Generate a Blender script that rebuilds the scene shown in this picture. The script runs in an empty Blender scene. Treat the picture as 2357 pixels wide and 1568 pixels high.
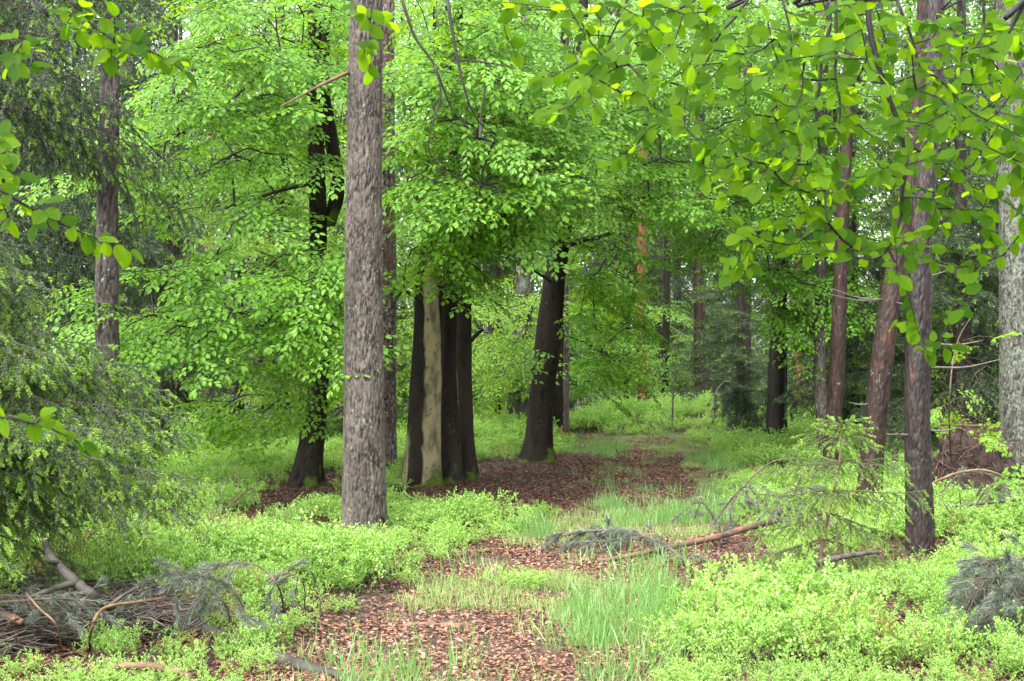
import bpy, math, random
import numpy as np

C = bpy.context.scene.collection
SC = bpy.context.scene
rng = np.random.default_rng(11)
PI = math.pi

# ------------------------------------------------------------------ camera, sky, sun, exposure
F, HOR, CAMZ = 1422.2, 355.0, 1.6
PITCH = math.atan((HOR - 340.5) / F)
cam_d = bpy.data.cameras.new('camera'); cam = bpy.data.objects.new('camera', cam_d); C.objects.link(cam)
cam_d.lens = 50; cam_d.sensor_width = 36; cam_d.clip_start = 0.1; cam_d.clip_end = 2000
cam.location = (0, 0, CAMZ); cam.rotation_euler = (PI / 2 + PITCH, 0, 0)
cam_d.dof.use_dof = True; cam_d.dof.focus_distance = 13.0; cam_d.dof.aperture_fstop = 11.0
SC.camera = cam

SUN_EL, SUN_ROT = math.radians(52), math.radians(222)
world = bpy.data.worlds.new('World'); SC.world = world; world.use_nodes = True
wn = world.node_tree.nodes; wl = world.node_tree.links
bg = wn['Background']
sky = wn.new('ShaderNodeTexSky'); sky.sky_type = 'NISHITA'; sky.sun_disc = False
sky.sun_elevation = SUN_EL; sky.sun_rotation = SUN_ROT; sky.dust_density = 2.5; sky.ozone_density = 1.0
hs = wn.new('ShaderNodeHueSaturation'); hs.inputs['Saturation'].default_value = 0.18
wl.new(sky.outputs[0], hs.inputs['Color'])
tc = wn.new('ShaderNodeTexCoord'); sx = wn.new('ShaderNodeSeparateXYZ'); mr = wn.new('ShaderNodeMapRange')      # overcast dome: zenith brighter than the horizon
mr.inputs[1].default_value = 0.0; mr.inputs[2].default_value = 1.0; mr.inputs[3].default_value = 0.9; mr.inputs[4].default_value = 1.5
vm = wn.new('ShaderNodeVectorMath'); vm.operation = 'SCALE'
wl.new(tc.outputs['Generated'], sx.inputs[0]); wl.new(sx.outputs['Z'], mr.inputs[0]); wl.new(mr.outputs[0], vm.inputs['Scale'])
wl.new(hs.outputs[0], vm.inputs[0]); wl.new(vm.outputs[0], bg.inputs['Color'])
bg.inputs['Strength'].default_value = 0.15
sun_d = bpy.data.lights.new('sun', 'SUN'); sun = bpy.data.objects.new('sun', sun_d); C.objects.link(sun)
sun_d.energy = 1.5; sun_d.angle = math.radians(70); sun_d.color = (1.0, 0.98, 0.94)
sun.rotation_euler = (math.radians(90) - SUN_EL, 0, PI - SUN_ROT)
SC.view_settings.view_transform = 'Standard'; SC.view_settings.look = 'None'
SC.view_settings.gamma = 1.0; SC.view_settings.exposure = 2.42
SC.render.engine = 'CYCLES'
cy = SC.cycles
cy.max_bounces = 7; cy.diffuse_bounces = 4; cy.glossy_bounces = 2; cy.transmission_bounces = 5; cy.transparent_max_bounces = 4
cy.use_adaptive_sampling = True; cy.adaptive_threshold = 0.015
cy.use_denoising = True; cy.sample_clamp_indirect = 6.0
try:
    cy.denoising_input_passes = 'RGB_ALBEDO_NORMAL'; cy.denoising_prefilter = 'ACCURATE'
except Exception:
    pass

# ------------------------------------------------------------------ picture <-> place (2357-wide pixel frame used to read positions)
K = 1024 / 2357
cp, sp = math.cos(PITCH), math.sin(PITCH)

def at(xd, yd, D):
    u = (xd * K - 512) / F; v = (340.5 - yd * K) / F
    dx, dy, dz = u, cp - v * sp, sp + v * cp
    t = D / dy
    return np.array([dx * t, D, CAMZ + dz * t])

def to_px(p):
    p = np.asarray(p, float); q = p - np.array([0, 0, CAMZ])
    f = q[..., 1] * cp + q[..., 2] * sp; up = -q[..., 1] * sp + q[..., 2] * cp
    f = np.where(f > 0.05, f, 0.05)
    return np.stack([(512 + F * q[..., 0] / f) / K, (340.5 - F * up / f) / K], -1)

def mpp(D):                                    # metres per pixel of that frame at distance D
    return D * K / F

def in_poly(pts, poly):
    x, y = pts[..., 0], pts[..., 1]; r = np.zeros(x.shape, bool)
    n = len(poly)
    for i in range(n):
        x0, y0 = poly[i]; x1, y1 = poly[(i + 1) % n]
        c = ((y0 > y) != (y1 > y)) & (x < (x1 - x0) * (y - y0) / ((y1 - y0) or 1e-9) + x0)
        r ^= c
    return r

# ------------------------------------------------------------------ noise
def hash3(i, j, k, s=0):
    h = (i.astype(np.int64) * 374761393 + j.astype(np.int64) * 668265263 + k.astype(np.int64) * 2147483647 + s * 1274126177) & 0xffffffff
    h = ((h ^ (h >> 13)) * 1274126177) & 0xffffffff
    h = ((h ^ (h >> 16)) * 2246822519) & 0xffffffff
    return ((h ^ (h >> 15)) & 0xffffff) / 0xffffff

def vnoise(p, s=0):
    p = np.asarray(p, float); i = np.floor(p).astype(np.int64); f = p - i; f = f * f * (3 - 2 * f)
    o = 0
    for a in (0, 1):
        for b in (0, 1):
            for c in (0, 1):
                w = (f[..., 0] if a else 1 - f[..., 0]) * (f[..., 1] if b else 1 - f[..., 1]) * (f[..., 2] if c else 1 - f[..., 2])
                o = o + w * hash3(i[..., 0] + a, i[..., 1] + b, i[..., 2] + c, s)
    return o

def fbm(p, s=0, n=3):
    p = np.asarray(p, float); o = 0; a = 0.5
    for k in range(n):
        o = o + a * vnoise(p * 2 ** k, s + k * 17); a *= 0.5
    return o / (1 - 0.5 ** n)

def worley(p, s=0):
    p = np.asarray(p, float); i = np.floor(p).astype(np.int64)
    f1 = np.full(p.shape[:-1], 9.0); f2 = f1.copy(); cid = np.zeros(p.shape[:-1])
    for a in (-1, 0, 1):
        for b in (-1, 0, 1):
            for c in (-1, 0, 1):
                q = i + np.array([a, b, c])
                h = [hash3(q[..., 0], q[..., 1], q[..., 2], s + m) for m in (1, 2, 3)]
                d = np.sqrt(sum((q[..., m] + h[m] - p[..., m]) ** 2 for m in range(3)))
                n = d < f1
                f2 = np.where(n, f1, np.minimum(f2, d)); cid = np.where(n, hash3(q[..., 0], q[..., 1], q[..., 2], s + 9), cid); f1 = np.where(n, d, f1)
    return f1, f2, cid

def gh(x, y):
    x = np.asarray(x, float); y = np.asarray(y, float)
    z = 0.16 * (fbm(np.stack([x / 3.5, y / 3.5, x * 0], -1), 3, 2) - 0.5)
    z = z + 0.30 * np.exp(-(((x + 0.3) / 1.3) ** 2 + ((y - 23.5) / 2.2) ** 2))
    z = z + 0.50 * np.exp(-(((x - 3.4) / 2.3) ** 2 + ((y - 28.0) / 2.5) ** 2))
    z = z + 0.04 * np.exp(-(((x - 3.4) / 2.0) ** 2 + ((y - 8.0) / 3.0) ** 2))
    z = z + 0.04 * np.exp(-(((x + 2.9) / 1.8) ** 2 + ((y - 11.5) / 3.0) ** 2))
    z = z - np.clip(y - 30, 0, 30) * 0.075
    r = np.sqrt(x * x + y * y)
    return z * np.clip((120 - r) / 40, 0, 1) - np.clip(y - 30, 0, 30) * 0.0

def gp(xd, yd, dz=0.0):
    u = (xd * K - 512) / F; v = (340.5 - yd * K) / F
    dx, dy, dd = u, cp - v * sp, sp + v * cp
    z = 0.0
    for _ in range(12):
        t = (z - CAMZ) / dd; z = 0.5 * z + 0.5 * float(gh(dx * t, dy * t))
    t = (z - CAMZ) / dd
    return np.array([dx * t, dy * t, z + dz])

# ------------------------------------------------------------------ mesh building
def unit(v):
    v = np.asarray(v, float)
    return v / np.maximum(np.linalg.norm(v, axis=-1, keepdims=True), 1e-9)

class MB:
    """collects vertices and faces (any corner count) with a material slot each, then links them as ONE mesh object"""
    def __init__(s): s.v = []; s.f = []; s.n = 0; s.a = {}
    def add(s, v, f, m=0):
        v = np.asarray(v, float).reshape(-1, 3); f = np.asarray(f, np.int64)
        s.v.append(v); s.f.append((f + s.n, m)); s.n += len(v)
    def stamp(s, tv, tf, P, X, N, size, m=0, wid=None, bend=None):
        """template tv (k,3), faces tf (q,c) put at frames: P place, X along, N normal, size"""
        P = np.asarray(P, float); n = len(P)
        if n == 0: return
        X = unit(X); Y = unit(np.cross(N, X)); Z = np.cross(X, Y)
        size = np.broadcast_to(np.asarray(size, float), (n,)); w = size if wid is None else size * np.broadcast_to(wid, (n,))
        T = np.asarray(tv, float)
        zz = T[:, 2][None] * np.ones((n, 1))
        if bend is not None: zz = zz - np.asarray(bend)[:, None] * (T[:, 0] ** 2)[None]
        V = P[:, None] + X[:, None] * (T[:, 0][None] * size[:, None])[..., None] + Y[:, None] * (T[:, 1][None] * w[:, None])[..., None] + Z[:, None] * (zz * size[:, None])[..., None]
        k = len(T)
        for f in (tf if isinstance(tf, list) else [tf]):
            f = np.asarray(f)
            s.f.append(((f[None] + (np.arange(n) * k)[:, None, None]).reshape(-1, f.shape[1]) + s.n, m))
        s.v.append(V.reshape(-1, 3)); s.n += n * k
    def tube(s, pts, r, sides=5, m=0, cap=True):
        pts = np.asarray(pts, float); n = len(pts); r = np.asarray(r, float); r = np.full(n, float(r)) if r.ndim == 0 else (r if len(r) == n else np.interp(np.linspace(0, 1, n), np.linspace(0, 1, len(r)), r))
        t = unit(np.gradient(pts, axis=0)); ref = np.array([0.31, 0.17, 0.93]) if abs(t[:, 2]).mean() < 0.8 else np.array([0.93, 0.2, 0.3])
        a = unit(np.cross(t, ref)); b = np.cross(t, a)
        th = np.arange(sides) * 2 * PI / sides
        V = pts[:, None] + (a[:, None] * np.cos(th)[None, :, None] + b[:, None] * np.sin(th)[None, :, None]) * r[:, None, None]
        i = np.arange(n - 1)[:, None] * sides; j = np.arange(sides)[None]; j2 = (j + 1) % sides
        f = np.stack([i + j, i + j2, i + sides + j2, i + sides + j], -1).reshape(-1, 4)
        s.add(V.reshape(-1, 3), f, m)
        if cap and sides > 3:
            s.f.append((np.array([[s.n - sides + q for q in range(sides)]]), m)); s.f.append((np.array([[s.n - n * sides + q for q in range(sides)][::-1]]), m))
    def mesh(s, name, mats, smooth=True, attrs=None):
        me = bpy.data.meshes.new(name)
        v = np.concatenate(s.v) if s.v else np.zeros((0, 3))
        tot = [np.full(len(f), f.shape[1]) for f, m in s.f]; idx = [f.reshape(-1) for f, m in s.f]; mi = [np.full(len(f), m) for f, m in s.f]
        tot = np.concatenate(tot); idx = np.concatenate(idx); mi = np.concatenate(mi)
        me.vertices.add(len(v)); me.vertices.foreach_set('co', v.astype(np.float32).ravel())
        me.loops.add(len(idx)); me.loops.foreach_set('vertex_index', idx.astype(np.int32))
        me.polygons.add(len(tot)); me.polygons.foreach_set('loop_start', (np.cumsum(tot) - tot).astype(np.int32))
        me.polygons.foreach_set('material_index', mi.astype(np.int32))
        me.polygons.foreach_set('use_smooth', np.full(len(tot), smooth))
        for k, a in (attrs or {}).items():
            me.attributes.new(k, 'FLOAT', 'POINT').data.foreach_set('value', np.asarray(a, np.float32).ravel())
        me.update(calc_edges=True)
        for m in (mats if isinstance(mats, (list, tuple)) else [mats]): me.materials.append(m)
        return me
    def build(s, name, mats, parent=None, smooth=True, attrs=None):
        o = bpy.data.objects.new(name, s.mesh(name, mats, smooth, attrs)); C.objects.link(o)
        if parent is not None: o.parent = parent; o.matrix_parent_inverse = parent.matrix_world.inverted()
        return o

def tag(o, label=None, cat=None, group=None, kind=None):
    if label: o['label'] = label
    if cat: o['category'] = cat
    if group: o['group'] = group
    if kind: o['kind'] = kind
    return o

def thing(name, loc, label, cat, group=None):
    o = bpy.data.objects.new(name, None); C.objects.link(o); o.location = [float(q) for q in loc]
    o.empty_display_size = 0.2
    bpy.context.view_layer.update()
    return tag(o, label, cat, group)

def copy_tree(o, loc, rot, scale, label, group=None):
    c = o.copy(); C.objects.link(c); c.location = [float(q) for q in loc]; c.rotation_euler = (0, 0, rot); c.scale = scale
    c['label'] = label
    if group: c['group'] = group
    for ch in o.children:
        d = ch.copy(); C.objects.link(d); d.parent = c
    return c

def curve(pts, n=24):
    """smooth Catmull-Rom through pts (any number of columns)"""
    p = np.asarray(pts, float)
    if len(p) == 2: return p[0] + (p[1] - p[0]) * np.linspace(0, 1, n)[:, None]
    q = np.vstack([2 * p[0] - p[1], p, 2 * p[-1] - p[-2]]); o = []
    seg = len(p) - 1; ts = np.linspace(0, seg - 1e-6, n)
    for t in ts:
        i = int(t); f = t - i; a, b, c, d = q[i:i + 4]
        o.append(0.5 * ((2 * b) + (c - a) * f + (2 * a - 5 * b + 4 * c - d) * f * f + (3 * b - a - 3 * c + d) * f ** 3))
    return np.array(o)

# ------------------------------------------------------------------ materials
def nodes(name):
    m = bpy.data.materials.new(name); m.use_nodes = True; nt = m.node_tree
    return m, nt, nt.nodes['Principled BSDF'], nt.nodes['Material Output']

def mixc(nt, fac, a, b, mode='MIX'):
    n = nt.nodes.new('ShaderNodeMix'); n.data_type = 'RGBA'; n.blend_type = mode
    for k, v in ((0, fac), (6, a), (7, b)):
        if hasattr(v, 'is_output'): nt.links.new(v, n.inputs[k])
        elif k == 0: n.inputs[0].default_value = v
        else: n.inputs[k].default_value = (*v, 1)
    return n.outputs[2]

def noise(nt, scale, detail=3, vec=None, dist=0.0):
    n = nt.nodes.new('ShaderNodeTexNoise'); n.inputs['Scale'].default_value = scale; n.inputs['Detail'].default_value = detail
    n.inputs['Distortion'].default_value = dist
    if vec is not None: nt.links.new(vec, n.inputs['Vector'])
    return n.outputs[0]

def objco(nt, sc=(1, 1, 1)):
    t = nt.nodes.new('ShaderNodeTexCoord'); mp = nt.nodes.new('ShaderNodeMapping'); mp.inputs['Scale'].default_value = sc
    nt.links.new(t.outputs['Object'], mp.inputs['Vector']); return mp.outputs[0]

def ramp(nt, fac, stops):
    r = nt.nodes.new('ShaderNodeValToRGB'); nt.links.new(fac, r.inputs[0]); e = r.color_ramp.elements
    while len(e) < len(stops): e.new(0.5)
    for q, (p, c) in zip(e, stops): q.position = p; q.color = (*c, 1) if len(c) == 3 else c
    return r.outputs[0]

def attr(nt, name):
    a = nt.nodes.new('ShaderNodeAttribute'); a.attribute_name = name; return a.outputs['Fac']

def math_n(nt, op, a, b=0.0):
    n = nt.nodes.new('ShaderNodeMath'); n.operation = op
    for k, v in ((0, a), (1, b)):
        if hasattr(v, 'is_output'): nt.links.new(v, n.inputs[k])
        else: n.inputs[k].default_value = v
    return n.outputs[0]

def smooth01(nt, v, lo, hi):
    n = nt.nodes.new('ShaderNodeMapRange'); n.interpolation_type = 'SMOOTHSTEP'; nt.links.new(v, n.inputs[0])
    n.inputs[1].default_value = lo; n.inputs[2].default_value = hi; return n.outputs[0]

def bump(nt, p, h, strength, dist):
    b = nt.nodes.new('ShaderNodeBump'); b.inputs['Strength'].default_value = strength; b.inputs['Distance'].default_value = dist
    nt.links.new(h, b.inputs['Height']); nt.links.new(b.outputs[0], p.inputs['Normal'])

def leaf_mat(name, c1, c2, t1, t2, tr=0.45, rough=0.4, spec=0.5):
    m, nt, p, out = nodes(name)
    g = nt.nodes.new('ShaderNodeNewGeometry'); r = g.outputs['Random Per Island']
    nt.links.new(mixc(nt, r, c1, c2), p.inputs['Base Color'])
    p.inputs['Roughness'].default_value = rough; p.inputs['Specular IOR Level'].default_value = spec
    t = nt.nodes.new('ShaderNodeBsdfTranslucent'); nt.links.new(mixc(nt, r, t1, t2), t.inputs['Color'])
    x = nt.nodes.new('ShaderNodeMixShader'); x.inputs[0].default_value = tr
    nt.links.new(p.outputs[0], x.inputs[1]); nt.links.new(t.outputs[0], x.inputs[2]); nt.links.new(x.outputs[0], out.inputs[0])
    return m

def flat_mat(name, c1, c2, rough=0.8, scale=6.0, spec=0.3, bs=0.4, bd=0.004, stretch=(1, 1, 1)):
    m, nt, p, out = nodes(name); co = objco(nt, stretch); f = noise(nt, scale, 5, co)
    nt.links.new(mixc(nt, smooth01(nt, f, 0.35, 0.65), c1, c2), p.inputs['Base Color'])
    p.inputs['Roughness'].default_value = rough; p.inputs['Specular IOR Level'].default_value = spec
    if bs: bump(nt, p, noise(nt, scale * 5, 4, co), bs, bd)
    return m

def island_mat(name, stops, rough=0.7, spec=0.3):
    m, nt, p, out = nodes(name); g = nt.nodes.new('ShaderNodeNewGeometry')
    nt.links.new(ramp(nt, g.outputs['Random Per Island'], stops), p.inputs['Base Color'])
    p.inputs['Roughness'].default_value = rough; p.inputs['Specular IOR Level'].default_value = spec
    return m

def bark_mat(name, a, b, crack, lichen=(0.33, 0.38, 0.30), lam=0.0, moss=0.0, rough=0.75, red=None, lsc=9.0, spec=0.35):
    m, nt, p, out = nodes(name); co = objco(nt); cr = attr(nt, 'crack'); ce = attr(nt, 'cell'); hg = attr(nt, 'height')
    col = mixc(nt, ce, a, b)
    col = mixc(nt, smooth01(nt, noise(nt, 3.0, 4, objco(nt, (1, 1, 0.35))), 0.42, 0.66), col, [q * 0.62 for q in a])
    if red: col = mixc(nt, math_n(nt, 'MULTIPLY', smooth01(nt, noise(nt, 14.0, 3, objco(nt, (1, 1, 0.5))), 0.55, 0.68), 0.75), col, red)
    col = mixc(nt, math_n(nt, 'MULTIPLY', smooth01(nt, noise(nt, 60.0, 3, objco(nt, (1, 1, 0.4))), 0.35, 0.7), 0.3), col, [min(1, q * 1.7) for q in b])
    col = mixc(nt, smooth01(nt, cr, 0.35, 0.95), col, crack)
    if lam > 0:
        lf = math_n(nt, 'MULTIPLY', smooth01(nt, noise(nt, lsc * 3.5, 4, objco(nt, (1, 1, 0.7)), 0.3), 0.62 - 0.25 * lam, 0.70 - 0.2 * lam), smooth01(nt, noise(nt, lsc * 0.4, 2, co), 0.56 - 0.3 * lam, 0.72 - 0.25 * lam))
        col = mixc(nt, math_n(nt, 'MULTIPLY', lf, math_n(nt, 'SUBTRACT', 1.0, math_n(nt, 'MULTIPLY', cr, 0.7))), col, lichen)
    if moss > 0:
        mf = math_n(nt, 'MULTIPLY', smooth01(nt, math_n(nt, 'ADD', math_n(nt, 'MULTIPLY', math_n(nt, 'SUBTRACT', noise(nt, 6.0, 5, co), 0.5), 2.4), math_n(nt, 'ADD', attr(nt, 'mossy'), -0.55)), 0.0, 0.35), 0.85)
        col = mixc(nt, mf, col, mixc(nt, noise(nt, 40, 3, co), (0.02, 0.035, 0.006), (0.085, 0.13, 0.012)))
    nt.links.new(col, p.inputs['Base Color']); p.inputs['Roughness'].default_value = rough; p.inputs['Specular IOR Level'].default_value = spec
    bump(nt, p, noise(nt, 55.0, 5, objco(nt, (1, 1, 0.45))), 0.55, 0.008)
    return m

M = {}
M['pine_grey'] = bark_mat('pine_grey', (0.043, 0.036, 0.029), (0.080, 0.067, 0.052), (0.013, 0.009, 0.007), lichen=(0.14, 0.155, 0.115), lam=0.26, lsc=11)
M['pine_purple'] = bark_mat('pine_purple', (0.09, 0.055, 0.052), (0.15, 0.098, 0.09), (0.012, 0.009, 0.009), lichen=(0.32, 0.36, 0.30), lam=0.42, red=(0.19, 0.075, 0.058), lsc=8)
M['pine_left'] = bark_mat('pine_left', (0.038, 0.029, 0.025), (0.09, 0.074, 0.062), (0.012, 0.009, 0.009), lam=0.2)
M['pine_wet'] = bark_mat('pine_wet', (0.012, 0.0078, 0.0066), (0.021, 0.0138, 0.0118), (0.008, 0.006, 0.006), rough=0.5, red=(0.042, 0.015, 0.010), spec=0.3)
M['pine_red'] = bark_mat('pine_red', (0.019, 0.0105, 0.0082), (0.033, 0.0185, 0.014), (0.010, 0.007, 0.006), rough=0.6, red=(0.062, 0.021, 0.012), lam=0.08, spec=0.2)
M['pine_orange'] = bark_mat('pine_orange', (0.13, 0.045, 0.018), (0.17, 0.07, 0.028), (0.08, 0.028, 0.012))
M['lichen_bark'] = bark_mat('lichen_bark', (0.040, 0.037, 0.032), (0.070, 0.066, 0.056), (0.009, 0.008, 0.007), lichen=(0.125, 0.148, 0.105), lam=0.62, lsc=12)
M['beech_dark'] = bark_mat('beech_dark', (0.009, 0.0068, 0.0052), (0.024, 0.019, 0.0145), (0.005, 0.004, 0.0035), lichen=(0.05, 0.05, 0.042), lam=0.12, moss=0.34, rough=0.8, spec=0.12)
M['beech_pale'] = bark_mat('beech_pale', (0.009, 0.0068, 0.0052), (0.024, 0.019, 0.0145), (0.005, 0.004, 0.0035), moss=0.42, rough=0.8, spec=0.12)
M['spruce_bark'] = bark_mat('spruce_bark', (0.034, 0.024, 0.02), (0.05, 0.037, 0.031), (0.014, 0.010, 0.009), lam=0.1)
def pale_patch(m):                                # the dry pale flank of the beech, an area of its own kept in the mesh as 'pale'
    nt = m.node_tree; p = nt.nodes['Principled BSDF']; old = p.inputs['Base Color'].links[0].from_socket
    f = attr(nt, 'pale'); n = noise(nt, 9.0, 4, objco(nt, (1, 1, 0.5)))
    mot = mixc(nt, smooth01(nt, n, 0.42, 0.72), (0.20, 0.175, 0.095), (0.07, 0.062, 0.038))
    lo = mixc(nt, smooth01(nt, noise(nt, 22.0, 3, objco(nt)), 0.62, 0.7), mot, (0.05, 0.045, 0.035))
    edge = smooth01(nt, math_n(nt, 'ADD', f, math_n(nt, 'MULTIPLY', math_n(nt, 'SUBTRACT', noise(nt, 6.0, 6, objco(nt, (1, 1, 0.5))), 0.5), 1.3)), 0.36, 0.66)
    hg = attr(nt, 'height'); mo = smooth01(nt, math_n(nt, 'ADD', math_n(nt, 'MULTIPLY', math_n(nt, 'SUBTRACT', noise(nt, 6.0, 5, objco(nt)), 0.5), 2.4), math_n(nt, 'ADD', attr(nt, 'mossy'), -0.55)), 0.0, 0.35)
    c = mixc(nt, math_n(nt, 'MULTIPLY', edge, math_n(nt, 'SUBTRACT', 1.0, mo)), old, lo)
    nt.links.new(c, p.inputs['Base Color'])
pale_patch(M['beech_pale'])

M['limb'] = flat_mat('limb', (0.012, 0.0095, 0.008), (0.024, 0.019, 0.015), 0.7, 12)
M['twig_near'] = flat_mat('twig_near', (0.004, 0.003, 0.0025), (0.008, 0.006, 0.005), 0.6, 30)
M['leaf_beech'] = leaf_mat('leaf_beech', (0.052, 0.158, 0.010), (0.15, 0.315, 0.030), (0.13, 0.36, 0.008), (0.39, 0.60, 0.016), 0.42, 0.42, 0.30)
M['leaf_beech_dark'] = leaf_mat('leaf_beech_dark', (0.045, 0.145, 0.010), (0.10, 0.225, 0.018), (0.11, 0.32, 0.006), (0.26, 0.46, 0.010), 0.45, 0.42, 0.3)
M['leaf_yellow'] = leaf_mat('leaf_yellow', (0.11, 0.23, 0.02), (0.17, 0.30, 0.03), (0.28, 0.48, 0.02), (0.42, 0.60, 0.03), 0.5, 0.45, 0.4)
M['leaf_near'] = leaf_mat('leaf_near', (0.020, 0.065, 0.002), (0.065, 0.145, 0.006), (0.07, 0.21, 0.002), (0.34, 0.55, 0.008), 0.6, 0.6, 0.12)
def veined(m):                                     # midrib and side veins of the near leaves, from the leaf's own length and breadth kept in the mesh
    nt = m.node_tree; lu, lv = attr(nt, 'along'), attr(nt, 'across'); av = math_n(nt, 'ABSOLUTE', lv)
    w = math_n(nt, 'ABSOLUTE', math_n(nt, 'SUBTRACT', math_n(nt, 'FRACT', math_n(nt, 'MULTIPLY', math_n(nt, 'SUBTRACT', lu, math_n(nt, 'MULTIPLY', av, 0.8)), 8.0)), 0.5))
    v = math_n(nt, 'MAXIMUM', smooth01(nt, w, 0.16, 0.03), smooth01(nt, av, 0.03, 0.008))
    for n in nt.nodes:
        if n.type in ('BSDF_PRINCIPLED', 'BSDF_TRANSLUCENT'):
            i = n.inputs['Base Color' if n.type == 'BSDF_PRINCIPLED' else 'Color']; src = i.links[0].from_socket; k = nt.nodes.new('ShaderNodeMix'); k.data_type = 'RGBA'; k.blend_type = 'MULTIPLY'
            nt.links.new(math_n(nt, 'MULTIPLY', v, 0.55), k.inputs[0]); nt.links.new(src, k.inputs[6]); k.inputs[7].default_value = (0.55, 0.62, 0.35, 1); nt.links.new(k.outputs[2], i)
veined(M['leaf_near'])
M['leaf_far'] = leaf_mat('leaf_far', (0.085, 0.20, 0.03), (0.16, 0.29, 0.05), (0.18, 0.40, 0.02), (0.34, 0.54, 0.04), 0.45, 0.5, 0.35)
M['bilberry'] = leaf_mat('bilberry', (0.19, 0.385, 0.070), (0.33, 0.52, 0.13), (0.30, 0.55, 0.055), (0.45, 0.67, 0.105), 0.45, 0.42, 0.5)
M['bilberry_green'] = leaf_mat('bilberry_green', (0.13, 0.29, 0.045), (0.23, 0.40, 0.08), (0.22, 0.46, 0.04), (0.35, 0.56, 0.07), 0.42, 0.45, 0.45)
M['bilberry_red'] = leaf_mat('bilberry_red', (0.20, 0.24, 0.05), (0.30, 0.25, 0.09), (0.30, 0.36, 0.04), (0.40, 0.34, 0.08), 0.42, 0.45, 0.4)
M['bilberry_stem'] = flat_mat('bilberry_stem', (0.07, 0.075, 0.03), (0.09, 0.06, 0.035), 0.8, 20, bs=0)
M['needle_dark'] = leaf_mat('needle_dark', (0.026, 0.050, 0.023), (0.050, 0.083, 0.040), (0.028, 0.06, 0.016), (0.05, 0.09, 0.025), 0.15, 0.5, 0.4)
M['needle_near'] = leaf_mat('needle_near', (0.036, 0.078, 0.026), (0.075, 0.135, 0.040), (0.045, 0.10, 0.02), (0.09, 0.17, 0.03), 0.18, 0.45, 0.5)
M['needle_tip'] = leaf_mat('needle_tip', (0.15, 0.28, 0.035), (0.22, 0.36, 0.05), (0.22, 0.40, 0.03), (0.30, 0.48, 0.04), 0.35, 0.5, 0.3)
M['needle_sapling'] = leaf_mat('needle_sapling', (0.07, 0.13, 0.03), (0.11, 0.18, 0.04), (0.09, 0.16, 0.02), (0.13, 0.2, 0.03), 0.25, 0.5, 0.4)
M['needle_pine'] = leaf_mat('needle_pine', (0.06, 0.080, 0.055), (0.12, 0.14, 0.095), (0.07, 0.11, 0.06), (0.1, 0.14, 0.08), 0.15, 0.35, 0.6)
M['twig_brown'] = flat_mat('twig_brown', (0.06, 0.042, 0.034), (0.11, 0.075, 0.055), 0.8, 25, bs=0)
M['twig_grey'] = flat_mat('twig_grey', (0.055, 0.047, 0.041), (0.10, 0.085, 0.073), 0.8, 25, bs=0)
M['stick_dark'] = flat_mat('stick_dark', (0.028, 0.023, 0.020), (0.075, 0.062, 0.052), 0.65, 14, stretch=(1, 1, 1), bs=0.6)
M['stick_tan'] = flat_mat('stick_tan', (0.095, 0.055, 0.03), (0.16, 0.10, 0.055), 0.7, 12)
M['stick_red'] = flat_mat('stick_red', (0.075, 0.038, 0.025), (0.13, 0.075, 0.05), 0.7, 14)
M['stick_grey'] = flat_mat('stick_grey', (0.022, 0.0195, 0.016), (0.052, 0.046, 0.036), 0.7, 10)
M['cut_wood'] = flat_mat('cut_wood', (0.50, 0.33, 0.19), (0.42, 0.24, 0.12), 0.7, 20)
M['peeled'] = flat_mat('peeled', (0.17, 0.085, 0.052), (0.055, 0.041, 0.034), 0.75, 9, bs=0.8, bd=0.01)
M['soil'] = flat_mat('soil', (0.018, 0.011, 0.009), (0.055, 0.033, 0.025), 0.95, 14, bs=0.9, bd=0.03)
M['root'] = flat_mat('root', (0.04, 0.024, 0.019), (0.10, 0.062, 0.048), 0.9, 20, bs=0)
M['grass_a'] = leaf_mat('grass_a', (0.085, 0.205, 0.045), (0.17, 0.31, 0.09), (0.22, 0.42, 0.08), (0.3, 0.5, 0.12), 0.4, 0.4, 0.5)
M['grass_b'] = leaf_mat('grass_b', (0.16, 0.27, 0.07), (0.30, 0.34, 0.14), (0.22, 0.38, 0.06), (0.36, 0.42, 0.12), 0.35, 0.5, 0.4)
M['dead_leaf'] = island_mat('dead_leaf', [(0.0, (0.035, 0.018, 0.012)), (0.25, (0.12, 0.054, 0.032)), (0.55, (0.20, 0.095, 0.056)), (0.80, (0.26, 0.15, 0.10)), (0.94, (0.33, 0.23, 0.17)), (1.0, (0.36, 0.09, 0.012))], 0.6, 0.3)
M['dead_leaf_dark'] = island_mat('dead_leaf_dark', [(0.0, (0.025, 0.012, 0.009)), (0.4, (0.075, 0.030, 0.018)), (0.7, (0.14, 0.058, 0.034)), (0.86, (0.17, 0.10, 0.08)), (1.0, (0.30, 0.075, 0.014))], 0.5, 0.35)

# ------------------------------------------------------------------ the setting: ground and path
def lines(lo, hi, step, far):
    a = np.arange(lo, hi + 1e-6, step); out = []; d = step; q = hi
    while q < far: d *= 1.35; q += d; out.append(q)
    inn = []; d = step; q = lo
    while q > -far: d *= 1.35; q -= d; inn.append(q)
    return np.array(inn[::-1] + list(a) + out)

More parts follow.
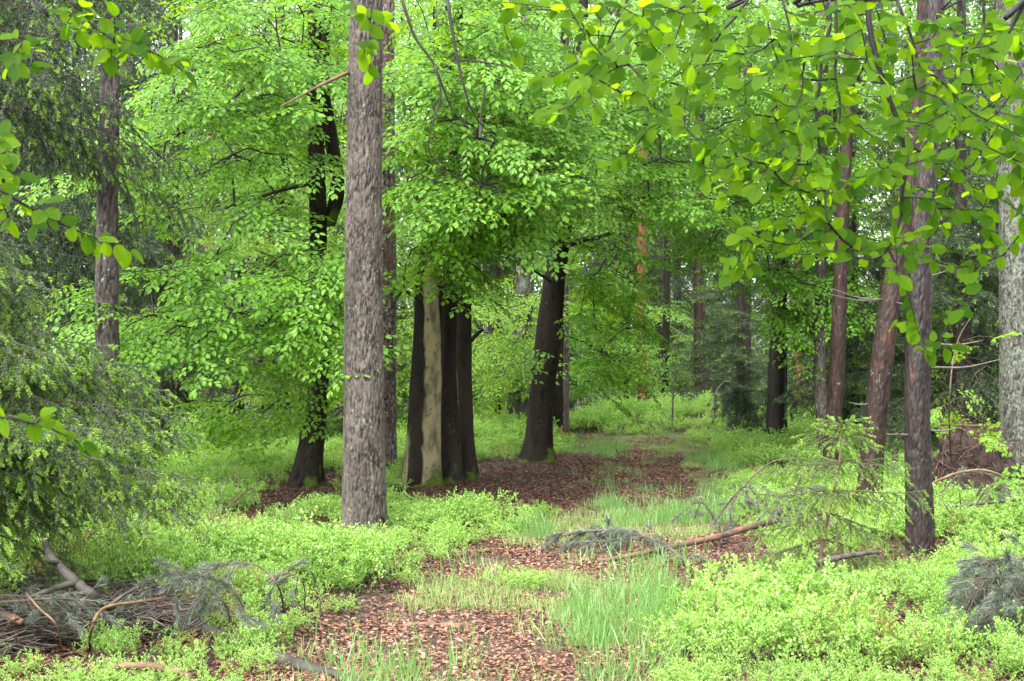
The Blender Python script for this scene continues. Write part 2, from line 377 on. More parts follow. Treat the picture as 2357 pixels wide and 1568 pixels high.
PATH_ROWS = [(1950, 380, 1780), (1760, 520, 1640), (1568, 600, 1540), (1500, 690, 1545), (1440, 760, 1550), (1390, 890, 1560), (1340, 990, 1570), (1300, 1040, 1600), (1270, 1120, 1610),
             (1230, 1200, 1650), (1190, 1290, 1660), (1150, 1340, 1660), (1110, 1330, 1670), (1080, 1290, 1680), (1055, 1290, 1660), (1035, 1310, 1630), (1018, 1320, 1590), (1006, 1330, 1560)]
PATH = [(l, y) for y, l, r in PATH_ROWS] + [(r, y) for y, l, r in PATH_ROWS[::-1]]
LITTER = [(960, 1180), (905, 1150), (920, 1105), (1010, 1085), (1090, 1068), (1200, 1055), (1290, 1060), (1400, 1060), (1400, 1175), (1310, 1182), (1180, 1180), (1060, 1184)]
LITTER_LEFT = [(560, 1170), (640, 1118), (790, 1085), (810, 1150), (760, 1172), (690, 1195), (600, 1200)]
GRASS = [[(900, 1380), (1100, 1335), (1350, 1328), (1560, 1318), (1560, 1480), (1430, 1505), (1330, 1500), (1320, 1440), (1150, 1420), (930, 1415)],
         [(1150, 1270), (1260, 1215), (1330, 1175), (1480, 1150), (1660, 1150), (1680, 1235), (1560, 1252), (1300, 1262)],
         [(1290, 1045), (1320, 1002), (1560, 1002), (1640, 1040), (1560, 1050), (1460, 1035), (1400, 1058)],
         [(1565, 1065), (1640, 1055), (1700, 1085), (1700, 1140), (1610, 1150)]]
BANK = [(1500, 1530), (1560, 1470), (1600, 1420), (1680, 1390), (1790, 1350), (1790, 1280), (1730, 1230), (1660, 1200), (1500, 1250)]
HEAP_FRONT = [(-200, 1470), (440, 1470), (560, 1500), (640, 1560), (640, 1800), (-200, 1800)]
CREST = [(1235, 996), (1235, 900), (1432, 900), (1432, 996)]
CLUMPS = [[(1100, 1372), (1130, 1345), (1200, 1335), (1255, 1350), (1250, 1372)], [(1540, 1700), (1545, 1560), (1600, 1560), (1650, 1700)]]

gx = lines(-13, 13, 0.1, 420); gy = lines(3, 40, 0.1, 420)
X, Y = np.meshgrid(gx, gy); Z = gh(X, Y)
px = to_px(np.stack([X, Y, Z], -1))
lit = (in_poly(px, LITTER) | in_poly(px, LITTER_LEFT) | in_poly(px, PATH)).astype(float) * (Y > 3)
b = MB(); nx, ny = len(gx), len(gy)
i = (np.arange(ny - 1)[:, None] * nx + np.arange(nx - 1)[None]).ravel()
b.add(np.stack([X, Y, Z], -1).reshape(-1, 3), np.stack([i, i + 1, i + nx + 1, i + nx], -1))

def ground_mat(name, c1, c2, c3):
    m, nt, p, out = nodes(name); co = objco(nt)
    n1 = smooth01(nt, noise(nt, 1.3, 5, co), 0.4, 0.62); n2 = smooth01(nt, noise(nt, 18, 5, co), 0.42, 0.6)
    c = mixc(nt, n1, c1, c2); c = mixc(nt, n2, c, c3)
    c = mixc(nt, math_n(nt, 'MULTIPLY', smooth01(nt, noise(nt, 70, 4, objco(nt, (1, 0.6, 1))), 0.56, 0.68), 0.6), c, [min(1, q * 2.2) for q in c3])
    nt.links.new(c, p.inputs['Base Color']); p.inputs['Roughness'].default_value = 0.85; p.inputs['Specular IOR Level'].default_value = 0.3
    bump(nt, p, noise(nt, 45, 5, co), 0.8, 0.03); return m
M['ground'] = ground_mat('ground', (0.03, 0.026, 0.013), (0.04, 0.032, 0.018), (0.05, 0.042, 0.02))
M['path'] = ground_mat('path', (0.055, 0.033, 0.024), (0.075, 0.048, 0.034), (0.085, 0.055, 0.04))
b.build('ground', M['ground']); tag(bpy.data.objects['ground'], 'brown forest floor under bilberry and fallen leaves', 'ground', kind='structure')

rows = []
for (y0, l0, r0), (y1, l1, r1) in zip(PATH_ROWS[:-1], PATH_ROWS[1:]):
    for t in np.linspace(0, 1, 12, endpoint=False): rows.append((y0 + (y1 - y0) * t, l0 + (l1 - l0) * t, r0 + (r1 - r0) * t))
pv = []
for q, (y, l, r) in enumerate(rows):
    a, c = gp(l, y), gp(r, y); w = 0.12 * (fbm(np.array([[q * 0.35, 0, 0], [q * 0.35, 9, 0]]), 5) - 0.5) * 2
    xs = np.linspace(a[0] + w[0], c[0] + w[1], 40); ys = np.linspace(a[1], c[1], 40)
    pv.append(np.stack([xs, ys, gh(xs, ys) + 0.008], -1))
pv = np.array(pv); n = 40; i = (np.arange(len(pv) - 1)[:, None] * n + np.arange(n - 1)[None]).ravel()
b = MB(); b.add(pv.reshape(-1, 3), np.stack([i, i + 1, i + n + 1, i + n], -1))
tag(b.build('path', M['path']), 'winding footpath of brown leaf litter and thin grass', 'path', kind='structure')

# ------------------------------------------------------------------ leaf templates
LEAF_FAR = (np.array([[0, 0, 0], [0.45, -0.31, 0.05], [1, 0, -0.03], [0.45, 0.31, 0.05]]), np.array([[0, 1, 2], [0, 2, 3]]))
LEAF_MID = (np.array([[0, 0, 0], [0.22, -0.24, 0.04], [0.62, -0.29, 0.05], [1, 0, -0.06], [0.62, 0.29, 0.05], [0.22, 0.24, 0.04]]), np.array([[0, 1, 2, 3], [0, 3, 4, 5]]))
_t = np.array([0, 0.1, 0.28, 0.5, 0.72, 0.88, 1.0]); _w = np.array([0.01, 0.20, 0.33, 0.36, 0.29, 0.16, 0.005])
_v = [];
for t, w in zip(_t, _w): _v += [[t, -w, 0.16 * w], [t, 0, -0.05 * t * t], [t, w, 0.16 * w]]
LEAF_NEAR = (np.array(_v), np.array([[3 * q + s, 3 * q + s + 1, 3 * q + s + 4, 3 * q + s + 3] for q in range(6) for s in (0, 1)]))
NEEDLE = (np.array([[0, 0, 0], [0.4, -0.06, 0], [1, 0, 0], [0.4, 0.06, 0]]), np.array([[0, 1, 2, 3]]))
BLADE = (np.array([[0, -0.014, 0], [0, 0.014, 0], [0.5, -0.011, 0], [0.5, 0.011, 0], [1, 0, 0], [0.82, 0.006, 0]]), [np.array([[0, 1, 3, 2]]), np.array([[2, 3, 5], [2, 5, 4]])])

# ------------------------------------------------------------------ trunks
def trunk(parent, pts, mat, nu=40, dz=0.05, style='pine', amp=0.010, flare=0.18, seed=0, cellsize=0.034, name='trunk', pale=None, detail_to=None, lobes=5):
    p = np.asarray(pts, float); p = p[np.argsort(p[:, 2])]
    c = curve(p, 400)
    zs = []; z = p[0, 2]
    while z < p[-1, 2]: zs.append(z); z += dz if (detail_to is None or z < detail_to) else 0.35
    zs = np.array(zs + [p[-1, 2]])
    cx, cyy, cr = [np.interp(zs, c[:, 2], c[:, k]) for k in (0, 1, 3)]
    th = np.arange(nu) * 2 * PI / nu; TH, ZZ = np.meshgrid(th, zs); R = np.repeat(cr[:, None], nu, 1)
    base = p[0, 2] + 0.1; h = np.clip(ZZ - base, -0.1, None)
    R = R * (1 + flare * np.exp(-np.maximum(h, 0) / 0.28) * (1 + 0.55 * np.cos(lobes * TH + seed * 1.7 + 0.6 * np.sin(TH * 2))))
    q = np.stack([np.cos(TH) * R, np.sin(TH) * R, ZZ], -1)
    if style == 'pine':
        qq = q / cellsize * np.array([1, 1, 0.20]); wv = np.stack([fbm(qq * 0.9, seed + m, 3) for m in (1, 2, 3)], -1) - 0.5
        f1, f2, cid = worley(qq + wv * 2.6, seed); crack = np.clip(1 - (f2 - f1) / 0.34, 0, 1)
        fz = fbm(q / cellsize * np.array([1.6, 1.6, 0.45]), seed + 5, 4); crack = np.clip(crack * (0.45 + 0.9 * fbm(q / 0.16, seed + 6)) + np.clip(0.40 - fz, 0, 1) * 2.6, 0, 1)
        d = amp * (-0.7 * crack ** 1.4 + 0.3 * (cid - 0.5) + 1.7 * (fz - 0.5))
    else:
        n = fbm(q / 0.22 * np.array([1, 1, 0.4]), seed + 5); cid = fbm(q / 0.08 * np.array([1, 1, 0.35]), seed + 8)
        crack = np.clip((fbm(q / 0.05 * np.array([1, 1, 0.3]), seed + 7) - 0.6) * 5, 0, 1)
        d = amp * 2.2 * (n - 0.5) - amp * 0.4 * crack
    R2 = R + d
    V = np.stack([cx[:, None] + np.cos(TH) * R2, cyy[:, None] + np.sin(TH) * R2, ZZ], -1)
    b = MB(); nz = len(zs); i = np.arange(nz - 1)[:, None] * nu; j = np.arange(nu)[None]; j2 = (j + 1) % nu
    b.add(V.reshape(-1, 3), np.stack([i + j, i + j2, i + nu + j2, i + nu + j], -1).reshape(-1, 4))
    b.f.append((np.array([[(nz - 1) * nu + k for k in range(nu)]]), 0))
    at_ = {'crack': crack, 'cell': cid, 'height': h, 'mossy': np.clip(1.0 - np.maximum(h, 0) / (0.10 + 0.34 * np.clip(np.cos(TH + 0.55), 0, 1) ** 1.5), 0, 1)}
    if pale is not None: at_['pale'] = pale(TH, h)
    return b.build(name, mat, parent, attrs=at_), np.stack([cx, cyy, zs, cr], -1)

def px_trunk(pix, D, top=None, topr=0.6):
    """(x, y, width) read off the photograph at distance D -> (x, y, z, r); base sunk 0.1 m; grown on to height top"""
    o = [np.append(at(x, y, D), w * mpp(D) / 2) for x, y, w in pix]
    o = sorted(o, key=lambda q: q[2])
    o[0][2] = float(gh(o[0][0], o[0][1])) - 0.1
    if top:
        l, a = o[-1], o[-2]
        s = (l[:2] - a[:2]) / max(l[2] - a[2], 0.3)
        h = top - l[2]
        for t in (0.33, 0.66, 1.0):
            o.append(np.array([l[0] + s[0] * h * t * 0.6, l[1], l[2] + h * t, l[3] * (1 - (1 - topr) * t)]))
    return np.array(o)

# ------------------------------------------------------------------ pine crowns (high above the picture)
def pine_tuft(r, n=70, L=0.06, w=1.0):
    a = unit(r.normal(size=(n, 3)) + np.array([0, 0, 0.5])); return np.zeros((n, 3)), a
pc = MB(); r_ = np.random.default_rng(5)
for k in range(15):
    a = r_.uniform(0, 2 * PI); l = r_.uniform(0.7, 1.9); z0 = r_.uniform(-1.2, 2.2)
    e = np.array([math.cos(a) * l, math.sin(a) * l, z0 + r_.uniform(0.2, 0.7)])
    br = curve([(0, 0, z0), e * [0.5, 0.5, 1] + [0, 0, -0.25 + z0 * 0], e], 8); pc.tube(br, np.linspace(0.03, 0.008, 8), 4, 1)
    n = 130; o = e + r_.normal(size=(n, 3)) * [0.4, 0.4, 0.18]
    pc.stamp(*NEEDLE, o, unit(r_.normal(size=(n, 3)) + [0, 0, 0.4]), unit(r_.normal(size=(n, 3))), 0.16, 0, wid=1.6)
PINE_CROWN = pc.mesh('crown', [M['needle_pine'], M['twig_brown']])

def pine(pix, D, mat, label, top=13.0, group=None, crown=True, **kw):
    pts = px_trunk(pix, D, top); base = pts[0, :3].copy(); base[2] += 0.1
    t = thing('pine_tree', base, label, 'tree', group)
    tr, line = trunk(t, pts, M[mat], **kw)
    if crown:
        c = bpy.data.objects.new('crown', PINE_CROWN); C.objects.link(c); c.parent = t
        c.location = (pts[-1, 0] - base[0], pts[-1, 1] - base[1], pts[-1, 2] - base[2] - 1.0); c.rotation_euler = (0, 0, rng.uniform(0, 6))
    return t, line

def stubs(t, line, spec, mat, D):
    for (y, side, l, up) in spec:
        z = at(0, y, D)[2]; x = np.interp(z, line[:, 2], line[:, 0]); r = np.interp(z, line[:, 2], line[:, 3]); yy = np.interp(z, line[:, 2], line[:, 1])
        b = MB(); p0 = np.array([x + side * r * 0.8, yy - r * 0.3, z]); e = p0 + np.array([side * l, -0.15 * l, up * l])
        mid = (p0 + e) / 2 + [0, 0, -0.06 * l]
        b.tube(curve([p0, mid, e], 8), np.linspace(0.011, 0.004, 8), 5)
        b.build('dead_branch', M[mat], t)

G_PINE = 'pine trunks along the path'
t1, ln = pine([(838, 1222, 98), (838, 1150, 97), (838, 1000, 95), (837, 700, 89), (838, 400, 83), (842, 100, 78), (844, 0, 76)], 12.85, 'pine_grey',
              'thick grey-brown pine trunk in front, plated bark, rooted among bilberry left of path', nu=150, dz=0.011, amp=0.014, flare=0.13, seed=3, detail_to=5.2, cellsize=0.03, group=G_PINE)
b = MB(); e = [at(806, 165, 12.8), at(740, 195, 12.6), at(690, 222, 12.5), at(645, 245, 12.4)]
b.tube(curve(e, 12), np.linspace(0.019, 0.006, 12), 6); b.build('dead_branch', M['stick_red'], t1)
t2, ln = pine([(868, 1092, 92), (872, 900, 80), (874, 600, 76), (874, 300, 70), (876, 0, 64)], 19, 'pine_purple', 'reddish purple pine trunk with pale lichen spots half hidden behind the thick grey-brown pine',
              nu=90, dz=0.02, amp=0.012, flare=0.05, seed=9, detail_to=7, group=G_PINE)
t3, ln = pine([(248, 1222, 58), (248, 900, 54), (246, 700, 53), (247, 500, 50), (252, 250, 44), (256, 0, 40)], 13.2, 'pine_left', 'slim pine with blotchy grey and brown bark standing among the drooping spruces',
              nu=80, dz=0.022, amp=0.012, flare=0.04, seed=14, detail_to=7, cellsize=0.04, group=G_PINE)
tA, ln = pine([(1783, 1003, 46), (1787, 880, 41), (1794, 700, 36), (1798, 500, 33), (1802, 100, 28)], 23.5, 'pine_wet', 'lone brown pine trunk rising from the bilberry bank beyond the path bend', nu=40, dz=0.06, seed=21, flare=0.08, detail_to=9, group=G_PINE)
tB, ln = pine([(1900, 1072, 30), (1892, 950, 30), (1886, 820, 28), (1889, 650, 26), (1893, 400, 24), (1896, 100, 22)], 20.3, 'pine_left', 'thinnest grey-brown pine trunk, close beside the slightly thicker reddish one', nu=40, dz=0.04, seed=23, flare=0.05, detail_to=8, group=G_PINE)
tC, ln = pine([(1908, 1110, 42), (1916, 1000, 37), (1927, 850, 36), (1934, 650, 33), (1942, 450, 30), (1956, 150, 27)], 17.9, 'pine_red', 'slim reddish pine trunk touching the thin grey one, behind the spruce sapling', nu=60, dz=0.03, seed=27, flare=0.05, detail_to=8, group=G_PINE)
tD, ln = pine([(1993, 1215, 62), (2003, 1100, 57), (2012, 1000, 54), (2034, 800, 51), (2057, 650, 48), (2086, 480, 42), (2112, 250, 36), (2125, 50, 32)], 13.7, 'pine_red',
              'reddish brown pine leaning to the right behind the spruce sapling', nu=90, dz=0.018, seed=31, flare=0.05, detail_to=6, group=G_PINE)
stubs(tD, ln, [(690, -1, 0.55, 0.1), (690, -1, 0.5, 0.2), (1000, 1, 0.35, 0.15), (640, 1, 0.5, 0.2), (930, -1, 0.2, 0.1)], 'twig_grey', 13.7)
tE, ln = pine([(2118, 1290, 70), (2117, 1200, 64), (2113, 1050, 60), (2111, 900, 58), (2117, 700, 55), (2124, 500, 50), (2142, 250, 45), (2152, 50, 42)], 11.1, 'pine_wet',
              'dark wet pine trunk with knotty bark standing in front of the leaning reddish pine', nu=120, dz=0.012, seed=35, flare=0.05, amp=0.009, detail_to=5, cellsize=0.03, group=G_PINE)
stubs(tE, ln, [(700, -1, 0.12, 0.1), (845, 1, 0.55, 0.12), (990, 1, 0.22, 0.1), (1000, -1, 0.1, 0.1), (790, 1, 0.4, 0.05)], 'twig_grey', 11.1)
tF, ln = pine([(2358, 1100, 112), (2356, 900, 106), (2352, 600, 100), (2349, 300, 96), (2345, 180, 92), (2340, 0, 88)], 16.5, 'lichen_bark', 'stout pale grey trunk crusted with green lichen at the edge of the view',
              nu=110, dz=0.016, seed=41, flare=0.1, amp=0.012, detail_to=7, cellsize=0.032, group=G_PINE)
G_FARPINE = 'distant pine trunks'
for pix, D, mat, label in [
    ([(1190, 985, 62), (1200, 800, 44), (1207, 640, 40), (1210, 300, 34)], 25, 'lichen_bark', 'lichen-mottled grey trunk seen between the beech cluster and the curved beech'),
    ([(1301, 1003, 20), (1301, 750, 16), (1303, 400, 14)], 25.5, 'pine_left', 'thin pale brown pine pole right behind the curved beech'),
    ([(1478, 960, 26), (1476, 700, 22), (1478, 520, 20), (1480, 300, 18)], 31, 'pine_orange', 'distant pine with bright orange upper bark above the path bend'),
    ([(1438, 960, 15), (1440, 700, 13), (1442, 400, 11)], 32, 'pine_red', 'slender dark pine pole beside the orange-barked pine'),
    ([(1612, 930, 30), (1610, 700, 27), (1612, 500, 24)], 32, 'pine_red', 'dark brown trunk hung with drooping grey spruce twigs beyond the bend'),
    ([(1515, 960, 50), (1512, 700, 44), (1508, 400, 36)], 42, 'pine_left', 'hazy grey trunk far behind the orange-barked pine'),
    ([(483, 1000, 22), (484, 480, 18), (486, 200, 16)], 33, 'pine_orange', 'orange pine trunk glimpsed through the leaning beech foliage'),
    ([(600, 1010, 18), (600, 800, 15), (604, 500, 13)], 29, 'spruce_bark', 'thin brown stem in the dim gap left of the leaning beech'),
    ([(535, 1020, 14), (536, 850, 12), (536, 500, 11)], 31, 'pine_left', 'faint grey stem in the dim spruce gap'),
    ([(1715, 960, 30), (1718, 500, 24), (1722, 100, 20)], 34, 'pine_red', 'reddish trunk rising behind the bushy spruce'),
    ([(1838, 950, 24), (1836, 500, 20), (1834, 0, 18)], 36, 'pine_orange', 'orange-topped pine behind the pale beech foliage'),
    ([(2215, 990, 24), (2215, 600, 20), (2215, 100, 18)], 27, 'spruce_bark', 'dark stem in the shadow between wet pine and lichen trunk'),
]:
    pine(pix, D, mat, label, nu=28, dz=0.09, flare=0.06, seed=int(pix[0][0]), group=G_FARPINE, top=15)

# ------------------------------------------------------------------ beeches
def make_spray(r, L=0.9):
    P, X, N, S, tw = [], [], [], [], []
    def leaves(pts, sp, start):
        t = unit(np.gradient(pts, axis=0)); ln = np.concatenate([[0], np.cumsum(np.linalg.norm(np.diff(pts, axis=0), axis=1))])
        s = start; sd = 1
        while s < ln[-1]:
            p = np.array([np.interp(s, ln, pts[:, m]) for m in range(3)]); d = np.array([np.interp(s, ln, t[:, m]) for m in range(3)])
            side = unit(np.cross([0, 0, 1], d)) * sd
            P.append(p); X.append(unit(d * 0.7 + side * 0.75 + np.array([0, 0, -0.22]) + r.normal(size=3) * 0.14)); N.append(unit(np.array([0, 0, 1]) + side * 0.15 + r.normal(size=3) * 0.28))
            S.append(r.uniform(0.052, 0.078)); s += sp * r.uniform(0.8, 1.2); sd = -sd
        P.append(pts[-1]); X.append(unit(t[-1] + [0, 0, -0.2])); N.append(unit(np.array([0, 0, 1]) + r.normal(size=3) * 0.2)); S.append(0.07)
    x = np.linspace(0, 1, 8); wob = r.normal() * 0.08
    main = np.stack([x * L, wob * np.sin(x * 3) * L, -0.16 * x ** 2 * L], -1); leaves(main, 0.042, 0.12); tw.append((main, 0.005))
    s = 0.1; sd = 1
    while s < 0.93:
        p = np.array([np.interp(s, x, main[:, m]) for m in range(3)]); l = L * 0.46 * (1 - 0.62 * s) * r.uniform(0.6, 1.15)
        a = sd * math.radians(r.uniform(35, 62)); q = np.linspace(0, 1, 5)
        pts = p + np.stack([np.cos(a) * q * l, np.sin(a) * q * l, -0.18 * q ** 2 * l + r.normal() * 0.03 * q], -1)
        leaves(pts, 0.036, 0.03); tw.append((pts, 0.0028)); s += r.uniform(0.06, 0.10); sd = -sd
    return np.array(P), np.array(X), np.array(N), np.array(S), tw
SPRAYS = [make_spray(np.random.default_rng(100 + k), L) for k, L in enumerate((0.95, 0.85, 0.75, 1.05, 0.6, 0.9))]

def grow(seeds, targets, r, step=0.22, arch=0.12, wob=0.05, rmin=0.004, rk=0.0035, rmax=0.06):
    """branch network: every target is joined to the nearest branch already there; returns polylines with radii and the direction at each target"""
    pos = []; par = []
    for s in seeds:
        for k, p in enumerate(s): pos.append(np.asarray(p[:3], float)); par.append(len(pos) - 2 if k else -1)
    nseed = len(pos); P = np.zeros((nseed + len(targets) * 40, 3)); P[:nseed] = pos; n = nseed
    root = P[:nseed].copy(); d0 = np.array([np.min(np.linalg.norm(root - t, axis=1)) for t in targets])
    paths = []; dirs = np.zeros((len(targets), 3)); ends = {}; org = [q for q, s in enumerate(seeds) for _ in s]; porg = []
    for k in np.argsort(d0):
        t = targets[k]; d = P[:n] - t; dist = np.linalg.norm(d * np.array([1, 1, 1.25]), axis=1)
        j = int(np.argmin(dist)); a = P[j].copy(); L = np.linalg.norm(t - a)
        m = min(30, max(2, int(L / step))); q = np.linspace(0, 1, m + 1)[1:]
        w = r.normal(size=3) * wob * L
        pts = a + (t - a) * q[:, None] + (np.array([0, 0, arch * L]) + w)[None] * np.sin(q * PI)[:, None]
        ids = [j] + list(range(n, n + m)); P[n:n + m] = pts
        par += [j] + list(range(n, n + m - 1)); n += m; org += [org[j]] * m; porg.append(org[j])
        paths.append(ids); dirs[k] = unit(t - (pts[-3] if m > 2 else a)); ends[k] = n - 1
    cnt = np.zeros(n)
    for e in ends.values(): cnt[e] += 1
    for k in range(n - 1, -1, -1):
        if par[k] >= 0: cnt[par[k]] += cnt[k]
    rad = np.clip(rmin + rk * np.sqrt(cnt), rmin, rmax)
    out = []
    for ids in paths:
        rr = rad[ids].copy(); rr[0] = min(rr[0], rr[1] * 1.25); out.append((P[ids], rr))
    return out, dirs, porg

CLEAR = [([(862, -200), (935, -200), (935, 1090), (862, 1090)], 18.9, 0.06), ([(690, 190), (805, 190), (805, 520), (690, 520)], 17.1, 0.25), ([(1250, 460), (1360, 450), (1320, 640), (1305, 800), (1290, 1070), (1180, 1070), (1215, 800), (1235, 650)], 20.6, 0.12), ([(915, 615), (1110, 615), (1110, 1100), (915, 1100)], 17.3, 0.0)]
def cleared(T, r):
    q = to_px(T); k = np.ones(len(T), bool)
    for p, D, keep in CLEAR: k &= ~(in_poly(q, p) & (T[:, 1] < D) & (r.uniform(size=len(T)) > keep))
    return T[k]

def sample_poly(poly, d0, d1, dens, r):
    p = np.array(poly); lo, hi = p.min(0), p.max(0); Dm = (d0 + d1) / 2
    n = int((hi - lo).prod() * mpp(Dm) ** 2 * dens); q = r.uniform(lo, hi, (n, 2)); q = q[in_poly(q, poly)]
    D = r.uniform(d0, d1, len(q)); return np.array([at(x, y, d) for (x, y), d in zip(q, D)]).reshape(-1, 3)

def foliage(t, seeds, targets, r, mat, tmpl=LEAF_MID, scale=1.0, twigs=True, extra=None, centre=None, lean=0.55, limb_mat='limb', rmax=0.06, rk=0.0035, tier=0.55):
    if tier:                                       # sprays lie in tiers that sink outwards
        q = np.mean([np.asarray(s_)[:, :2].mean(0) for s_ in seeds], 0); dd = np.linalg.norm(targets[:, :2] - q, axis=1) * 0.14
        targets = targets.copy(); targets[:, 2] = np.round((targets[:, 2] + dd) / tier) * tier - dd + r.normal(size=len(targets)) * 0.07
    paths, dirs, porg = grow(seeds, targets, r, rmax=min(rmax, 0.028), rk=0.0022)
    ne = len(extra or []); lbs = [MB() for _ in range(ne + 1)]; lb = lbs[0]; ns = len(seeds)
    for (pts, rr), g in zip(paths, porg): lbs[max(0, g - (ns - ne) + 1)].tube(pts, rr, 5, cap=False)
    for q, e in enumerate(extra or []): lbs[q + 1].tube(*e)
    cb = MB(); c = np.mean([s[:, :2].mean(0) for s in map(np.asarray, seeds)], 0) if centre is None else np.asarray(centre)
    for k, tg in enumerate(targets):
        P, X, N, S, tw = SPRAYS[r.integers(len(SPRAYS))]
        out = unit(np.append(tg[:2] - c, 0)); d = dirs[k].copy(); d[2] *= 0.3
        h = unit(d * 0.7 + out * 0.5 + np.array([0, -0.35, 0]) + r.normal(size=3) * 0.35 * [1, 1, 0.2])
        h = unit(np.array([h[0], h[1], -0.28 + r.normal() * 0.18]))
        up = unit(np.array([0, 0, 1.0]) + out * lean * 0.5 + np.array([0, -lean * 0.95, 0]) + r.normal(size=3) * 0.16)
        Yv = unit(np.cross(up, h)); Zv = np.cross(h, Yv); R = np.stack([h, Yv, Zv], 0)
        s = scale * r.uniform(0.95, 1.35); o = tg - h * 0.35 * s
        cb.stamp(*tmpl, o + (P @ R) * s, X @ R, N @ R, S * scale * 1.05, 0, wid=r.uniform(0.85, 1.1, len(P)))
        if twigs:
            for pts, rad in tw: lb.tube(o + (pts @ R) * s, np.linspace(rad, 0.0015, len(pts)), 3, cap=False)
    for q, l in enumerate(lbs[1:]):
        if l.v: l.build('branch', M[limb_mat], t)
    if lb.v:
        for f, m in lb.f: cb.f.append((f + cb.n, 1))
        cb.v += lb.v; cb.n += lb.n
    cb.build('crown', [M[mat], M[limb_mat]], t, smooth=False)

def beech(pix, D, label, polys, mat='leaf_beech', bark='beech_dark', style='beech', top=8.5, name='beech_tree', seed=1, flare=0.22, extra_pix=None, nu=56, dz=0.03, extra=None, above=6, pale=None, lean=0.55, tmpl=LEAF_MID, scale=1.0, more_trunks=None, twigs=True, group='beeches', amp=0.012, cat='tree', rmax=0.06):
    r = np.random.default_rng(seed)
    pts = px_trunk(pix, D, top, 0.35); base = pts[0, :3].copy(); base[2] += 0.1
    t = thing(name, base, label, cat, group)
    tr, line = trunk(t, pts, M[bark], nu=nu, dz=dz, style=style, amp=amp, flare=flare, seed=seed, pale=pale, detail_to=5.5)
    seeds = [line[line[:, 2] > 1.9][::4, :3]]
    for q in (more_trunks or []):
        p2 = np.array([np.append(at(x, y, d), w * mpp(d) / 2) for x, y, w, d in q]); p2 = p2[np.argsort(p2[:, 2])]
        t_, l2 = trunk(t, p2, M[bark], nu=28, dz=0.06, style='beech', amp=amp, flare=0, seed=seed + 3, name='stem')
        seeds.append(l2[::4, :3])
    ex = []
    for e, r0, r1 in (extra or []):
        c = curve([at(*q) for q in e], 16); ex.append((c, np.linspace(r0, r1, 16), 6)); seeds.append(c[4:])
    T = [cleared(sample_poly(p, d0, d1, dn * 2.2, r), r) for p, d0, d1, dn in polys]
    if above:
        l = line[-1]; n = int(above * 0.35); a = r.uniform(0, 2 * PI, n); rr = np.sqrt(r.uniform(0.05, 1, n)) * 3.2
        T.append(np.stack([l[0] + np.cos(a) * rr, l[1] + np.sin(a) * rr, r.uniform(6.0, 8.8, n)], -1))
    foliage(t, seeds, np.concatenate(T), r, mat, tmpl, scale, twigs, ex, lean=lean, rmax=rmax)
    return t

beech([(700, 1120, 82), (710, 1060, 62), (722, 980, 55), (735, 860, 44), (737, 780, 40), (733, 650, 38), (732, 500, 40), (728, 350, 38), (727, 220, 34), (722, 0, 30)], 17.2,
      'dark leaning beech with a forked stem and mossy swept base',
      [([(440, 0), (800, 0), (800, 330), (700, 480), (560, 500), (400, 430), (270, 470), (130, 390), (110, 370), (300, 230), (430, 110)], 13.8, 19, 16),
       ([(60, 700), (280, 670), (420, 630), (560, 610), (790, 540), (790, 800), (640, 840), (430, 830), (330, 770), (130, 760)], 13.2, 16.5, 17),
       ([(450, 880), (620, 840), (790, 790), (790, 940), (700, 960), (620, 980), (440, 980)], 15.5, 19, 9)], seed=51, above=22, nu=70, style='pine', amp=0.014,
      more_trunks=[[(755, 520, 34, 17.3), (776, 440, 34, 17.4), (765, 330, 32, 17.5), (745, 200, 28, 17.6), (750, 0, 24, 17.6)]],
      extra=[([(740, 735, 17.2), (700, 735, 16.6), (640, 740, 16.0), (580, 728, 15.4), (520, 708, 14.8)], 0.035, 0.012), ([(735, 690, 17.2), (790, 710, 16.4), (800, 690, 16)], 0.04, 0.02),
             ([(728, 420, 17.2), (640, 440, 16.2), (520, 480, 15.2)], 0.03, 0.008), ([(728, 250, 17.2), (640, 150, 16.8), (520, 240, 15.5), (380, 330, 14.8)], 0.03, 0.008)])

